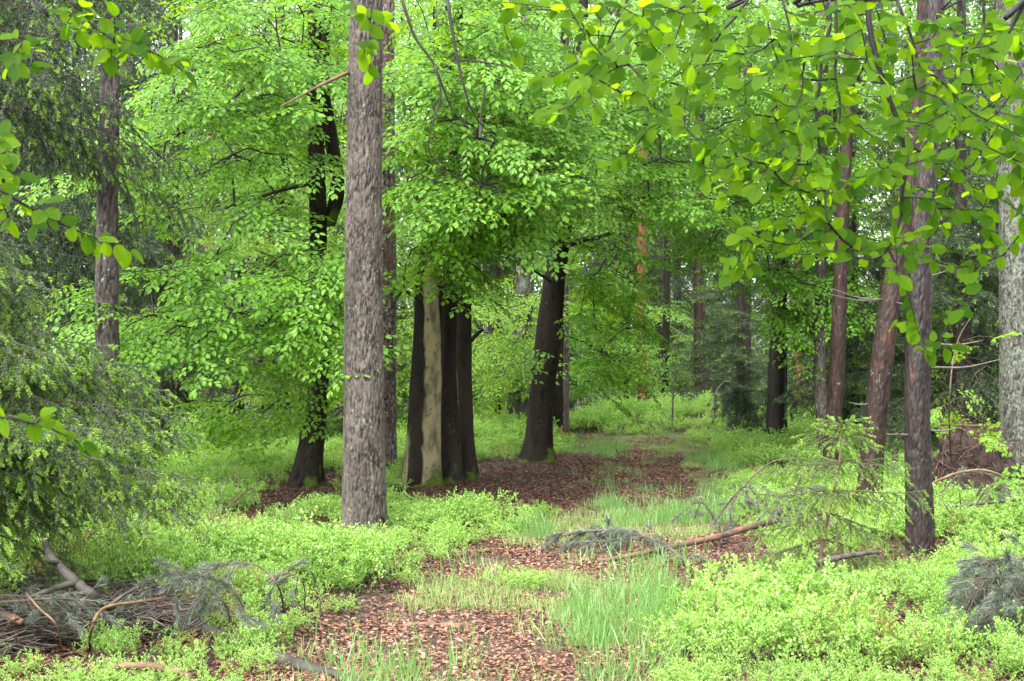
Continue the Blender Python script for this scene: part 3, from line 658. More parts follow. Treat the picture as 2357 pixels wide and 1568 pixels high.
def pale_fn(TH, h):                                # pale dry flank: a strip on the side of the trunk that bends with height
    a = np.degrees(TH) % 360; mid = 302 - 10 * np.clip(h - 1.2, 0, 2) + 8 * np.sin(h * 2.2); wd = 31 + 12 * np.exp(-((h - 0.7) / 0.5) ** 2)
    s1 = np.clip(1.5 - np.abs(a - mid) / wd, 0, 1)
    s2 = np.clip(1.2 - np.abs(a - 205) / 26, 0, 1) * np.clip(1.2 - h / 0.8, 0, 1)
    return np.maximum(s1, s2)
beech([(974, 1112, 92), (974, 1050, 84), (978, 950, 76), (983, 850, 74), (987, 750, 70), (987, 660, 64), (990, 580, 50), (1000, 430, 46), (1008, 300, 44), (1012, 100, 36)], 17.4,
      'stoutest beech of the tight cluster, dark with a pale dry flank and mossy foot',
      [([(900, 60), (1120, 0), (1200, 200), (1200, 450), (1180, 560), (1060, 640), (950, 620), (905, 600), (905, 300)], 13.6, 17, 15),
       ([(905, 640), (960, 600), (1090, 600), (1100, 650), (1030, 665), (940, 640)], 14.0, 16.0, 14)], seed=61, above=24, bark='beech_pale', pale=pale_fn, nu=100, dz=0.02, flare=0.12,
      extra=[([(925, 0, 12.6), (955, 85, 12.6), (1000, 150, 12.6), (1040, 250, 12.7), (1105, 320, 12.8)], 0.016, 0.005), ([(1000, 150, 12.6), (1015, 220, 12.6), (985, 330, 12.6), (1020, 390, 12.7), (1090, 420, 12.8), (1230, 465, 13)], 0.010, 0.003),
             ([(1030, 0, 12.2), (1046, 100, 12.2), (1068, 200, 12.2), (1095, 270, 12.3), (1150, 330, 12.5)], 0.018, 0.004), ([(980, 700, 17.3), (930, 670, 17.1), (905, 700, 17.0)], 0.03, 0.012)])
beech([(1036, 1090, 52), (1036, 1030, 44), (1033, 900, 40), (1033, 780, 38), (1036, 660, 34), (1040, 500, 30), (1050, 250, 26)], 17.9,
      'straight dark middle beech of the tight cluster with a mossy foot',
      [([(1000, 0), (1330, 0), (1350, 250), (1250, 450), (1120, 560), (1040, 560), (1000, 300)], 14, 18, 14)], seed=71, above=18, flare=0.3)
beech([(1076, 1086, 46), (1072, 1020, 36), (1070, 900, 34), (1068, 780, 34), (1070, 660, 32), (1082, 540, 28), (1100, 350, 26)], 18.3,
      'narrow dark beech at the path side of the cluster with a snapped stub',
      [([(1040, 450), (1240, 420), (1250, 560), (1200, 660), (1110, 660), (1060, 600)], 14.5, 17.5, 14), ([(1100, 200), (1350, 200), (1420, 420), (1250, 560), (1100, 520)], 15, 18.5, 12)], seed=81, above=14, flare=0.35,
      extra=[([(1072, 800, 18.3), (1092, 775, 18.2), (1112, 758, 18.1)], 0.035, 0.022), ([(1080, 600, 18.3), (1160, 545, 17), (1230, 620, 16.5), (1265, 640, 16.2)], 0.02, 0.006)])
beech([(1236, 1068, 86), (1240, 1020, 64), (1247, 900, 60), (1262, 780, 62), (1270, 700, 54), (1283, 600, 48), (1296, 520, 44), (1318, 430, 40), (1332, 300, 34), (1340, 100, 28)], 20.7,
      'single curved dark beech at the edge of the leaf litter by the path',
      [([(1200, 120), (1560, 150), (1560, 480), (1440, 560), (1340, 500), (1250, 520), (1200, 400)], 17.5, 22.5, 13), ([(1290, 560), (1480, 580), (1500, 800), (1420, 930), (1330, 740)], 18.5, 22, 9),
       ([(1190, 800), (1290, 790), (1290, 830), (1230, 850)], 19.2, 20, 12)], seed=91, above=22, flare=0.2, lean=0.45,
      extra=[([(1305, 565, 20.6), (1340, 552, 20.3), (1370, 548, 20.0), (1402, 538, 19.8)], 0.045, 0.028), ([(1270, 650, 20.6), (1200, 600, 19.5), (1155, 545, 18.8)], 0.02, 0.01), ([(1320, 430, 20.6), (1380, 470, 19.6), (1450, 500, 19)], 0.02, 0.008)])
beech([(1283, 1000, 32), (1284, 900, 26), (1288, 780, 24), (1292, 500, 20)], 25.5, 'dark slim beech standing close behind the curved one', [([(1100, 690), (1250, 640), (1250, 900), (1110, 920)], 22.5, 25, 8)], seed=95, mat='leaf_yellow', above=6, group='distant beeches')
beech([(1800, 1000, 22), (1802, 700, 20), (1806, 400, 18)], 24.6, 'pale-leaved beech whose bright crown spreads beside the bushy spruce',
      [([(1480, 0), (1960, 0), (1960, 500), (1880, 600), (1740, 610), (1560, 540), (1470, 430)], 19, 22.5, 11), ([(1760, 600), (1900, 600), (1920, 720), (1860, 840), (1800, 790), (1770, 700)], 20.0, 21.5, 15),
       ([(1910, 620), (1960, 640), (1980, 720), (1930, 740)], 20.5, 22, 12)], seed=101, above=0, lean=0.75, group='distant beeches')
far_polys = [
    ([(1440, 985, 14), (1446, 700, 12), (1450, 400, 10)], 31.5, 'mid-green young beech filling the gap between curved beech and path bend', [([(1300, 640), (1440, 640), (1500, 760), (1490, 900), (1420, 950), (1310, 950)], 30, 33.5, 10)], 'leaf_beech'),
    ([(640, 1015, 16), (645, 700, 14), (650, 300, 12)], 26, 'yellow-green beech glowing behind the leaning dark beech', [([(470, 330), (800, 280), (800, 560), (640, 600), (480, 560)], 22.5, 27, 9), ([(560, 800), (800, 760), (800, 940), (600, 960)], 23, 27, 5)], 'leaf_yellow'),
    ([(1145, 985, 14), (1146, 700, 12), (1150, 300, 10)], 28, 'yellow-green young beech seen behind the trunk cluster', [([(900, 640), (1240, 640), (1240, 900), (1100, 950), (900, 950)], 24, 30, 7)], 'leaf_yellow'),
    ([(1530, 960, 18), (1534, 700, 16), (1540, 300, 13)], 34, 'pale hazy beech beyond the bend of the path', [([(1480, 700), (1580, 680), (1580, 880), (1480, 930)], 33, 38, 3.5), ([(1340, 0), (1900, 0), (1900, 540), (1400, 540)], 36, 42, 3)], 'leaf_far'),
    ([(1000, 970, 20), (1004, 500, 18), (1008, 0, 15)], 31, 'tall distant beech showing through the gaps over the cluster', [([(440, 0), (1400, 0), (1400, 500), (900, 640), (500, 560)], 25, 33, 4.5)], 'leaf_far'),
    ([(2260, 990, 16), (2262, 700, 14), (2264, 300, 12)], 25, 'beech with yellow-green leaves between dark pine and lichen trunk', [([(2150, 560), (2300, 540), (2300, 700), (2150, 720)], 21, 24, 3.5)], 'leaf_yellow'),
]
for k, (pix, D, label, polys, mat) in enumerate(far_polys):
    beech(pix, D, label, polys, mat=mat, seed=120 + k, above=3, nu=24, dz=0.1, tmpl=LEAF_FAR, scale=1.12, group='distant beeches', flare=0.15, twigs=False, lean=0.45)

# ------------------------------------------------------------------ spruces
def spruce_branch(r, L, nl=0.034, nw=0.9, sp=0.016, hang=1.0, tip=0.35, droop=0.28, upend=0.14, subs=True, bare=0.0, tw_sp=0.075, sub_sp=0.055):
    """main curve along +X; hanging side twigs; needles all along. returns frames (P, X, len, tip flag) and stems"""
    Pn, Xn, Tn, stems = [], [], [], []
    x = np.linspace(0, 1, 10); main = np.stack([x * L, 0.04 * L * np.sin(x * 4 + r.uniform(0, 6)), L * (-droop * x ** 1.4 + upend * x ** 3)], -1); stems.append((main, 0.002 + 0.0045 * L, 0.0015))
    def need(pts, s0=0.0, tipp=0.3, dens=1.0):
        seg = np.diff(pts, axis=0); ln = np.concatenate([[0], np.cumsum(np.linalg.norm(seg, axis=1))]); n = max(3, int((ln[-1] - s0) / sp * dens))
        s = r.uniform(s0, ln[-1], n); P = np.stack([np.interp(s, ln, pts[:, m]) for m in range(3)], -1)
        d = unit(np.stack([np.interp(s, ln, np.gradient(pts[:, m])) for m in range(3)], -1))
        q = r.normal(size=(n, 3)); q -= d * (q * d).sum(-1, keepdims=True); q = unit(q)
        X = unit(d * 0.75 + q * 0.7 + [0, 0, 0.1]); Pn.append(P); Xn.append(X)
        Tn.append((s > ln[-1] - 0.06) & (r.uniform() < tipp))
    need(main, L * bare)
    s = max(0.12, bare); sd = 1
    while s < 0.99:
        p = np.array([np.interp(s, x, main[:, m]) for m in range(3)]); l = (0.15 + 0.42 * L / 2.0 * (1 - 0.55 * s)) * r.uniform(0.6, 1.2) * min(1, (1.06 - s) * 4)
        q = np.linspace(0, 1, 5); a = math.radians(r.uniform(35, 70)) * sd; hg = hang * r.uniform(0.5, 1.2)
        pts = p + np.stack([np.cos(a) * q * l * 0.8, np.sin(a) * q * l * 0.8, -hg * l * q ** 1.5], -1)
        stems.append((pts, 0.002, 0.001)); need(pts, 0.01, tip)
        if subs:
            for k in range(int(l / sub_sp)):
                f = r.uniform(0.1, 0.9); pp = np.array([np.interp(f, q, pts[:, m]) for m in range(3)]); dd = unit(pts[-1] - pts[0]); sl = r.uniform(0.05, 0.15) * (1.1 - f * 0.5)
                lat = unit(np.cross(dd, [0, 0, 1]) + 1e-4) * (1 if k % 2 else -1); e = unit(dd * 0.7 + lat * 0.6 + np.array([0, 0, -0.45 * hang]) + r.normal(size=3) * 0.12)
                pts2 = pp + e * sl * np.linspace(0, 1, 3)[:, None] + np.array([0, 0, -0.15 * sl]) * (np.linspace(0, 1, 3) ** 2)[:, None]
                stems.append((pts2, 0.0015, 0.001)); need(pts2, 0.0, tip)
        s += tw_sp / L * r.uniform(0.7, 1.3); sd = -sd
    return np.concatenate(Pn), np.concatenate(Xn), np.concatenate(Tn), stems

def put_branch(cb, br, o, az, pitch, s, r, nl, nw, stem_every=1, roll=0.0):
    P, X, T, stems = br; ca, sa = math.cos(az), math.sin(az); cpp, spp = math.cos(pitch), math.sin(pitch)
    R = np.array([[ca * cpp, sa * cpp, spp], [-sa, ca, 0], [-ca * spp, -sa * spp, cpp]])
    Pw = o + (P @ R) * s; Xw = X @ R; Nn = unit(r.normal(size=P.shape))
    cb.stamp(*NEEDLE, Pw[~T], Xw[~T], Nn[~T], nl * r.uniform(0.75, 1.2, (~T).sum()), 0, wid=nw)
    cb.stamp(*NEEDLE, Pw[T], Xw[T], Nn[T], nl * r.uniform(0.9, 1.35, T.sum()), 2, wid=nw * 1.3)
    for k, (pts, r0, r1) in enumerate(stems):
        if k == 0 or (stem_every and k % stem_every == 0): cb.tube(o + (pts @ R) * s, np.linspace(r0, r1, len(pts)), 3 if k else 5, 1, cap=False)

def spruce_proto(seed, H, rad, hang, z0=0.9, whorl=0.34, per=6, top_pow=0.8, tip=0.12, nl=0.042, nw=1.7, sp=0.0085, mat='needle_dark'):
    r = np.random.default_rng(seed); lib = [spruce_branch(r, L, sp=sp, hang=hang, tip=tip) for L in (rad, rad * 0.85, rad * 0.7, rad * 0.55, rad * 0.4, rad * 0.25)]
    Ls = np.array([1, 0.85, 0.7, 0.55, 0.4, 0.25]) * rad; cb = MB(); z = z0
    while z < H - 0.15:
        L = rad * min(1.0, ((H - z) / H * 1.15)) ** top_pow
        for k in range(per):
            k2 = int(np.argmin(abs(Ls - L * r.uniform(0.75, 1.1)))); put_branch(cb, lib[k2], np.array([0, 0, z + r.uniform(-0.15, 0.15)]), r.uniform(0, 2 * PI), math.radians(r.uniform(-14, 10)), L / Ls[k2] * r.uniform(0.85, 1.1), r, nl, nw, 4)
        z += whorl * r.uniform(0.8, 1.2)
    z = 0.3
    while z < z0 + 1.0:                            # dead bare twigs low on the stem
        for k in range(5):
            a = r.uniform(0, 6.28); l = r.uniform(0.4, 1.3); e = np.array([math.cos(a) * l, math.sin(a) * l, z - 0.25 * l]); cb.tube(curve([(0, 0, z), e * [0.5, 0.5, 0] + [0, 0, z + 0.02], e], 6), np.linspace(0.009, 0.003, 6), 3, 1)
        z += 0.3
    return cb.mesh('crown', [M[mat], M['twig_brown'], M['needle_tip']], smooth=False), H

SPR = [spruce_proto(201, 12.5, 2.5, 1.1, z0=3.3, tip=0.10), spruce_proto(202, 10, 2.0, 0.8, z0=0.8, tip=0.25), spruce_proto(203, 6.2, 2.0, 0.45, z0=0.35, whorl=0.3, tip=0.35, sp=0.008, mat='needle_near')]
b = MB(); z = np.linspace(-0.1, 1, 12)
SPR_TR = []
for k, (me, H) in enumerate(SPR):
    t0 = thing('spruce_tree', (0, 0, 0), 'x', 'tree'); o, l = trunk(t0, [(0, 0, -0.1, 0.012 * H + 0.03), (0.02, 0, H * 0.4, 0.009 * H), (0, 0, H * 0.98, 0.012)], M['spruce_bark'], nu=24, dz=0.12, flare=0.15, seed=k)
    c = bpy.data.objects.new('crown', me); C.objects.link(c); c.parent = t0
    SPR_TR.append(t0)
_used = [False] * 3
def spruce(kind, xd, D, s, rot, label, sz=None, group='spruces'):
    x = (xd * K - 512) / F * D; loc = (x, D, float(gh(x, D))); t0 = SPR_TR[kind]; sc = (s, s, s if sz is None else sz)
    if not _used[kind]:
        _used[kind] = True; t0.location = loc; t0.rotation_euler = (0, 0, rot); t0.scale = sc; t0['label'] = label; t0['group'] = group; return t0
    return copy_tree(t0, loc, rot, sc, label, group)
for a in [
    (0, 30, 21.5, 1.0, 1.3, 'tall dark spruce with reddish stem behind the slim blotchy pine'),
    (1, 175, 22.5, 1.05, 2.1, 'dark spruce with hanging twigs directly behind the blotchy pine'),
    (1, 395, 22.5, 1.15, 1.0, 'dark spruce filling the gap between blotchy pine and leaning beech'),
    (1, 300, 27, 1.1, 4.0, 'spruce further back left of the leaning beech foliage'),
    (1, 545, 30, 1.1, 5.0, 'gloomy spruce behind the lowest beech sprays'),
    (0, -120, 17.5, 1.0, 0.9, 'spruce cut by the frame edge behind the young bright-tipped spruce'),
    (1, 1705, 29.6, 0.95, 0.7, 'bushy mid-green spruce beside the lone brown pine', 0.5),
    (1, 1615, 38, 1.1, 3.3, 'grey drooping spruce beyond the bend of the path'),
    (1, 1960, 24, 1.1, 2.0, 'dark spruce behind the pair of slim reddish pines'),
    (1, 2215, 21, 1.0, 2.8, 'tall dark spruce between wet pine and lichen trunk'),
    (2, 2120, 23, 1.1, 1.4, 'bushy dark spruce behind the leaning reddish pine'),
    (1, 2330, 23, 1.2, 0.5, 'dark spruce behind the lichen trunk'),
    (0, 1420, 40, 1.1, 1.2, 'dim spruce deep in the wood beyond the curved beech'),
    (0, 800, 36, 1.2, 3.6, 'dim spruce deep in the wood behind the thick pine'),
    (0, 1140, 34, 1.1, 2.6, 'dim spruce deep in the wood behind the beech cluster'),
    (2, 860, 26.5, 0.8, 0.2, 'low dark spruce just behind the thick grey-brown pine'),
    (1, 1560, 44, 1.3, 4.4, 'hazy spruce at the far end of the view'),
    (0, 2480, 19, 1.0, 5.4, 'spruce at the outer edge behind the lichen trunk'),
]: spruce(*a)

# the young spruce with bright tips, nearest on the left
rY = np.random.default_rng(301); D0 = 8.6; bx = (-250 * K - 512) / F * D0; base = np.array([bx, D0, float(gh(bx, D0))])
tY = thing('spruce_tree', base, 'young spruce with bright lime shoot tips drooping over the brushwood', 'tree', 'spruces')
trunk(tY, [(base[0], base[1], base[2] - 0.1, 0.06), (base[0], base[1], 1.5, 0.04), (base[0], base[1], 3.4, 0.006)], M['spruce_bark'], nu=24, dz=0.05, flare=0.2, seed=2)
lib = [spruce_branch(rY, L, sp=0.0017, hang=0.75, tip=0.6, droop=0.34, upend=0.06, tw_sp=0.06, sub_sp=0.05) for L in (1.75, 1.55, 1.3, 1.0, 0.7)]
cb = MB(); Ls = [1.75, 1.55, 1.3, 1.0, 0.7]
for k in range(112):
    z = 0.72 + 2.45 * (k / 112) ** 1.05; L = 2.1 * (3.35 - z) / 2.45 * (0.6 if z < 1.0 else 1)
    az = math.radians(rY.uniform(-75, 60)) if k % 8 else rY.uniform(0, 6.28)
    L = min(L, 2.1) * rY.uniform(0.8, 1.08); k2 = int(np.argmin([abs(q - L) for q in Ls]))
    put_branch(cb, lib[k2], np.array([base[0], base[1], base[2] + z]), az, math.radians(rY.uniform(-8, 14)), L / Ls[k2], rY, 0.0175, 2.0, 1)
cb.build('crown', [M['needle_near'], M['twig_brown'], M['needle_tip']], tY, smooth=False)

# the tall spruce at the left, crown shortened to cast less shade; boughs veil the blotchy pine
rH = np.random.default_rng(305); DH = 12.3; hx = (-70 * K - 512) / F * DH; hb = np.array([hx, DH, float(gh(hx, DH))])
tH = thing('spruce_tree', hb, 'tall spruce whose lowest hanging boughs veil the top of the slim blotchy pine', 'tree', 'spruces')
trunk(tH, [(hx, DH, hb[2] - 0.1, 0.15), (hx, DH, 3.5, 0.12), (hx, DH, 9.5, 0.03)], M['spruce_bark'], nu=36, dz=0.05, flare=0.2, seed=6)
lib = [spruce_branch(rH, L, sp=0.0021, hang=1.2, tip=0.4, droop=0.45, upend=0.08, tw_sp=0.075, sub_sp=0.06) for L in (2.3, 2.0, 1.7, 1.3)]; Ls = [2.3, 2.0, 1.7, 1.3]; cb = MB()
for k in range(46):
    z = 3.75 + 3.4 * (k / 46) ** 1.3; L = 2.3 * (1.0 - (z - 3.7) / 7) * rH.uniform(0.72, 1.05); az = math.radians(rH.uniform(-85, 85)) if k % 6 else rH.uniform(0, 6.28)
    k2 = int(np.argmin([abs(q - L) for q in Ls])); put_branch(cb, lib[k2], np.array([hx, DH, z]), az, math.radians(rH.uniform(-6, 12)), L / Ls[k2], rH, 0.021, 2.3, 1)
cb.build('crown', [M['needle_dark'], M['twig_brown'], M['needle_tip']], tH, smooth=False)

# the little spruce sapling beside the path
rS = np.random.default_rng(311); DS = 9.85; sb = gp(1880, 1350)
tS = thing('spruce_sapling', sb, 'small crooked spruce sapling with fresh pale tips among bilberry', 'sapling')
line = curve([sb - [0, 0, 0.05], at(1893, 1250, DS), at(1912, 1160, DS), at(1930, 1080, DS), at(1936, 1010, DS), at(1937, 968, DS)], 40)
b = MB(); b.tube(line, np.linspace(0.017, 0.004, 40), 8); b.build('trunk', M['stick_tan'], tS)
cb = MB(); lib = [spruce_branch(rS, L, sp=0.0015, hang=0.75, tip=0.8, droop=0.25, upend=0.16, tw_sp=0.05, sub_sp=0.075) for L in (0.85, 0.65, 0.45, 0.28, 0.15)]; Ls = [0.85, 0.65, 0.45, 0.28, 0.15]
for yd, Lm, n, pit in [(1305, 0.6, 6, -24), (1240, 0.85, 6, -12), (1180, 0.62, 4, -6), (1128, 0.68, 6, 4), (1062, 0.46, 6, 6), (1010, 0.20, 6, 25), (985, 0.12, 5, 45)]:
    z = at(0, yd, DS)[2]; o = np.array([np.interp(z, line[:, 2], line[:, m]) for m in range(3)]); a0 = rS.uniform(0, 6)
    for k in range(n):
        L = Lm * rS.uniform(0.75, 1.1); k2 = int(np.argmin([abs(q - L) for q in Ls])); put_branch(cb, lib[k2], o, a0 + k * 2 * PI / n + rS.normal() * 0.2, math.radians(pit + rS.uniform(-6, 6)), L / Ls[k2], rS, 0.0145, 2.1, 1)
P = line[-14:]; n = 160; s = rS.uniform(0, 13, n); Pq = np.stack([np.interp(s, np.arange(14), P[:, m]) for m in range(3)], -1); q = rS.normal(size=(n, 3)) * [1, 1, 0.3] + [0, 0, 0.6]
cb.stamp(*NEEDLE, Pq, q, rS.normal(size=(n, 3)), 0.016, 2, wid=1.3)
cb.build('crown', [M['needle_sapling'], M['twig_brown'], M['needle_tip']], tS, smooth=False)

# ------------------------------------------------------------------ overhanging beech boughs close to the camera
def near_bough(label, root, seeds_px, polys, seed, mat='leaf_near', lsp=0.030, lsize=(0.032, 0.062), nleaf=None):
    """a beech standing just outside the view; its limb reaches in. seeds_px: main stems (x, y, D) ..., polys: where its twigs end"""
    r = np.random.default_rng(seed); z0 = float(gh(root[0], root[1]))
    t = thing('beech_tree', (root[0], root[1], z0), label, 'tree', 'beeches overhanging the view')
    tr, line = trunk(t, [(root[0], root[1], z0 - 0.1, 0.14), (root[0], root[1], 2, 0.11), (root[0] * 0.99, root[1], 7, 0.05)], M['beech_dark'], nu=32, dz=0.08, style='beech', flare=0.3, seed=seed)
    seeds = []; lbs = []
    for s, r0, r1 in seeds_px:
        lb = MB(); lbs.append(lb)
        c = curve([q if len(q) == 4 else at(*q) for q in [tuple(x) for x in s]] if False else [at(*q) for q in s], 26); seeds.append(c)
        lb.tube(c, np.linspace(r0 * 1.15, r1 * 1.2, len(c)), 6)
        if s[0][1] <= 5:                            # joined up to the tree outside the view
            a = np.array([root[0], root[1], 3.4]); m = (a + c[0]) / 2 + [0, 0, 0.5]; up = curve([a, m, c[0] + (c[0] - c[1]) * 2.5 , c[0]], 18)
            lb.tube(up, np.linspace(r0 * 2.2, r0, 18), 6)
    T = np.concatenate([sample_poly(p, d0, d1, dn, r) for p, d0, d1, dn in polys])
    paths, dirs, porg = grow(seeds, T, r, step=0.07, arch=-0.06, wob=0.06, rmin=0.0011, rk=0.0006, rmax=0.004)
    P, X, N, S = [], [], [], []
    def put(pts, rr, start):
        ln = np.concatenate([[0], np.cumsum(np.linalg.norm(np.diff(pts, axis=0), axis=1))]); tg = unit(np.gradient(pts, axis=0)); s = max(start, ln[-1] - (0.42 if start < 0.1 else 0.8)); sd = 1
        while s < ln[-1] + 0.01:
            p = np.array([np.interp(s, ln, pts[:, m]) for m in range(3)]); d = unit([np.interp(s, ln, tg[:, m]) for m in range(3)])
            vw = unit(np.array([0, 0, CAMZ]) - p)
            nn = unit(np.array([0, 0, 0.55]) + vw * r.uniform(0.1, 1.3) + r.normal(size=3) * 0.42)
            side = unit(np.cross(nn, d)) * sd
            P.append(p); X.append(unit(d * 0.55 + side * 0.75 + np.array([0, 0, -0.3]) + r.normal(size=3) * 0.2)); N.append(nn); S.append(r.uniform(*lsize)); s += lsp * r.uniform(0.8, 1.3); sd = -sd
        P.append(pts[-1]); X.append(unit(tg[-1] + [0, 0, -0.25])); N.append(unit([r.normal() * .4, -0.5, 0.7])); S.append(lsize[1])
    for (pts, rr), g in zip(paths, porg):
        lbs[g].tube(pts, rr, 5, cap=False); put(pts, rr, 0.03)
    for c in seeds: put(c, None, 0.12)
    for lb in lbs: lb.build('bough', M['twig_near'], t)
    cb = MB(); P = np.array(P); cb.stamp(*LEAF_NEAR, P, np.array(X), np.array(N), np.array(S), 0, wid=r.uniform(0.85, 1.12, len(P)), bend=r.uniform(-0.05, 0.28, len(P)))
    nl = len(P); cb.build('crown', M[mat], t, attrs={'along': np.tile(LEAF_NEAR[0][:, 0], nl), 'across': np.tile(LEAF_NEAR[0][:, 1], nl)})
    return t
z3 = lambda l, D, dd=0.0: [((660 + x * 0.2194) / K, y * 0.2194 / K, D + dd * k) for k, (x, y) in enumerate(l)]
near_bough('beech whose dark twigs and backlit leaves hang across the upper right', (3.4, 4.6), [
    (z3([(945, 0), (960, 150), (1010, 350), (1075, 530), (1110, 650), (1120, 780), (1100, 900), (1095, 1000), (1040, 1130), (980, 1180), (880, 1170)], 4.4), 0.0085, 0.0025),
    (z3([(1045, 1140), (1100, 1260), (1150, 1400), (1175, 1500), (1220, 1590)], 4.4), 0.003, 0.0015),
    (z3([(750, 0), (775, 110), (740, 240), (725, 400), (710, 470), (720, 620), (730, 720), (750, 800)], 4.7), 0.0075, 0.0018),
    (z3([(800, 0), (805, 200), (800, 330), (820, 470), (815, 600), (805, 750)], 4.5), 0.005, 0.0016),
    (z3([(400, 0), (340, 80), (270, 160), (200, 300), (120, 400), (60, 520), (-60, 590)], 4.9), 0.0055, 0.0015),
    (z3([(1110, 650), (1200, 700), (1300, 780), (1420, 850), (1560, 910), (1680, 1000)], 4.4, 0.05), 0.0035, 0.0015),
    (z3([(1080, 0), (1150, 180), (1190, 320), (1260, 350), (1330, 420), (1420, 510), (1560, 580), (1680, 640)], 4.2), 0.004, 0.0015),
    (z3([(1670, 0), (1620, 90), (1590, 150)], 3.9), 0.006, 0.003),
    (z3([(1380, 0), (1385, 150), (1370, 330), (1400, 520)], 4.8), 0.003, 0.0012),
    (z3([(560, 0), (600, 200), (560, 420), (480, 560), (420, 700), (380, 820), (300, 900)], 5.2), 0.0035, 0.0012),
    (z3([(160, 0), (80, 60), (-80, 140), (-200, 250)], 5.2), 0.004, 0.0015),
], [([(1300, 0), (2400, 0), (2400, 300), (2000, 300), (1560, 280), (1400, 260), (1180, 270), (1290, 120)], 3.9, 5.4, 330),
    ([(1560, 260), (2400, 280), (2400, 520), (2200, 500), (2060, 480), (1900, 470), (1780, 520), (1640, 470), (1600, 400)], 4.0, 5.0, 330),
    ([(1310, 350), (1470, 310), (1480, 370), (1400, 400), (1300, 385)], 4.9, 5.2, 200), ([(1660, 600), (1700, 520), (1900, 490), (2040, 560), (1950, 600), (1760, 590), (1680, 680)], 4.2, 4.9, 330),
    ([(2040, 520), (2230, 480), (2357, 520), (2357, 600), (2230, 680), (2150, 640), (2060, 640)], 4.1, 4.8, 150), ([(2020, 760), (2060, 740), (2120, 700), (2200, 740), (2210, 850), (2140, 860), (2090, 800)], 4.2, 4.5, 130),
    ([(1140, 60), (1210, 20), (1260, 0), (1130, 0)], 4.6, 5.0, 180)], 401)
near_bough('beech whose few sprays of leaves hang in the upper left corner', (-2.9, 4.6), [
    ([(160, 0, 4.3), (215, 60, 4.3), (290, 105, 4.3), (360, 125, 4.35), (425, 165, 4.4)], 0.004, 0.0012), ([(70, 0, 4.1), (60, 60, 4.1), (50, 100, 4.1)], 0.003, 0.0012),
    ([(-120, 0, 3.9), (-100, 250, 3.9), (-40, 400, 3.9), (30, 455, 3.9), (110, 500, 3.95), (200, 540, 4.0), (300, 578, 4.1)], 0.006, 0.0012), ([(-60, 380, 3.9), (0, 330, 3.9), (20, 360, 3.8)], 0.002, 0.001),
    ([(-100, 300, 3.7), (-90, 700, 3.7), (-40, 930, 3.7), (40, 965, 3.7), (110, 985, 3.75), (190, 1020, 3.8)], 0.005, 0.001)],
    [([(130, 20), (260, 60), (420, 130), (420, 170), (300, 160), (180, 120)], 4.2, 4.5, 420), ([(0, 60), (110, 60), (110, 150), (20, 160)], 4.0, 4.3, 420), ([(150, 0), (320, 0), (300, 40), (180, 40)], 4.1, 4.4, 420),
     ([(-40, 420), (60, 430), (180, 500), (300, 570), (150, 545), (0, 500)], 3.8, 4.1, 420), ([(-60, 280), (40, 290), (60, 400), (-30, 420)], 3.7, 4.0, 420), ([(-30, 900), (60, 930), (190, 1010), (100, 1000), (-10, 960)], 3.6, 3.85, 420)], 411)
near_bough('beech whose small leafy tip hangs before the top of the thick pine', (-1.75, 2.9), [
    ([(862, -60, 4.6), (858, 0, 4.6), (850, 60, 4.6), (855, 110, 4.65), (850, 160, 4.7)], 0.003, 0.001), ([(1180, -60, 4.9), (1175, 0, 4.9), (1160, 60, 4.9), (1185, 120, 4.9)], 0.003, 0.001)],
    [([(815, 0), (890, 0), (900, 60), (870, 150), (815, 130)], 4.5, 4.75, 260), ([(1120, 0), (1220, 0), (1215, 130), (1140, 100)], 4.75, 5.0, 220)], 421)

# ------------------------------------------------------------------ leafy sapling and shrubs
def shrub(name, label, base, stems, polys, seed, mat, scale=0.8, cat='shrub'):
    r = np.random.default_rng(seed); t = thing(name, base, label, cat); seeds = []; b = MB()
    for s, r0 in stems:
        c = curve([base - [0, 0, 0.05]] + [at(*q) for q in s], 20); seeds.append(c[4:]); b.tube(c, np.linspace(r0, r0 * 0.3, 20), 6)
    b.build('stem', M['twig_brown'], t)
    T = np.concatenate([sample_poly(p, d0, d1, dn, r) for p, d0, d1, dn in polys]); paths, dirs, porg = grow(seeds, T, r, rmin=0.0015, rk=0.001)
    lb = MB(); cb = MB()
    for pts, rr in paths: lb.tube(pts, rr, 4, cap=False)
    for k, tg in enumerate(T):
        P, X, N, S, tw = SPRAYS[4]; h = unit(dirs[k] * [1, 1, 0.4] + r.normal(size=3) * 0.4); up = unit(np.array([0, -0.6, 1.0]) + r.normal(size=3) * 0.3); Yv = unit(np.cross(up, h)); Zv = np.cross(h, Yv); R = np.stack([h, Yv, Zv], 0)
        pick = r.uniform(size=len(P)) < 0.55; s = scale * r.uniform(0.5, 0.75)
        cb.stamp(*LEAF_MID, (tg + (P @ R) * s)[pick], (X @ R)[pick], (N @ R)[pick], (S * scale)[pick], 0)
        for pts, rad in tw[::2]: lb.tube(tg + (pts @ R) * s, np.linspace(0.002, 0.001, len(pts)), 3, cap=False)
    for f, m in lb.f: cb.f.append((f + cb.n, 1))
    cb.v += lb.v; cb.n += lb.n; cb.build('crown', [M[mat], M['twig_brown']], t, smooth=False); return t
bq = gp(2195, 1130)
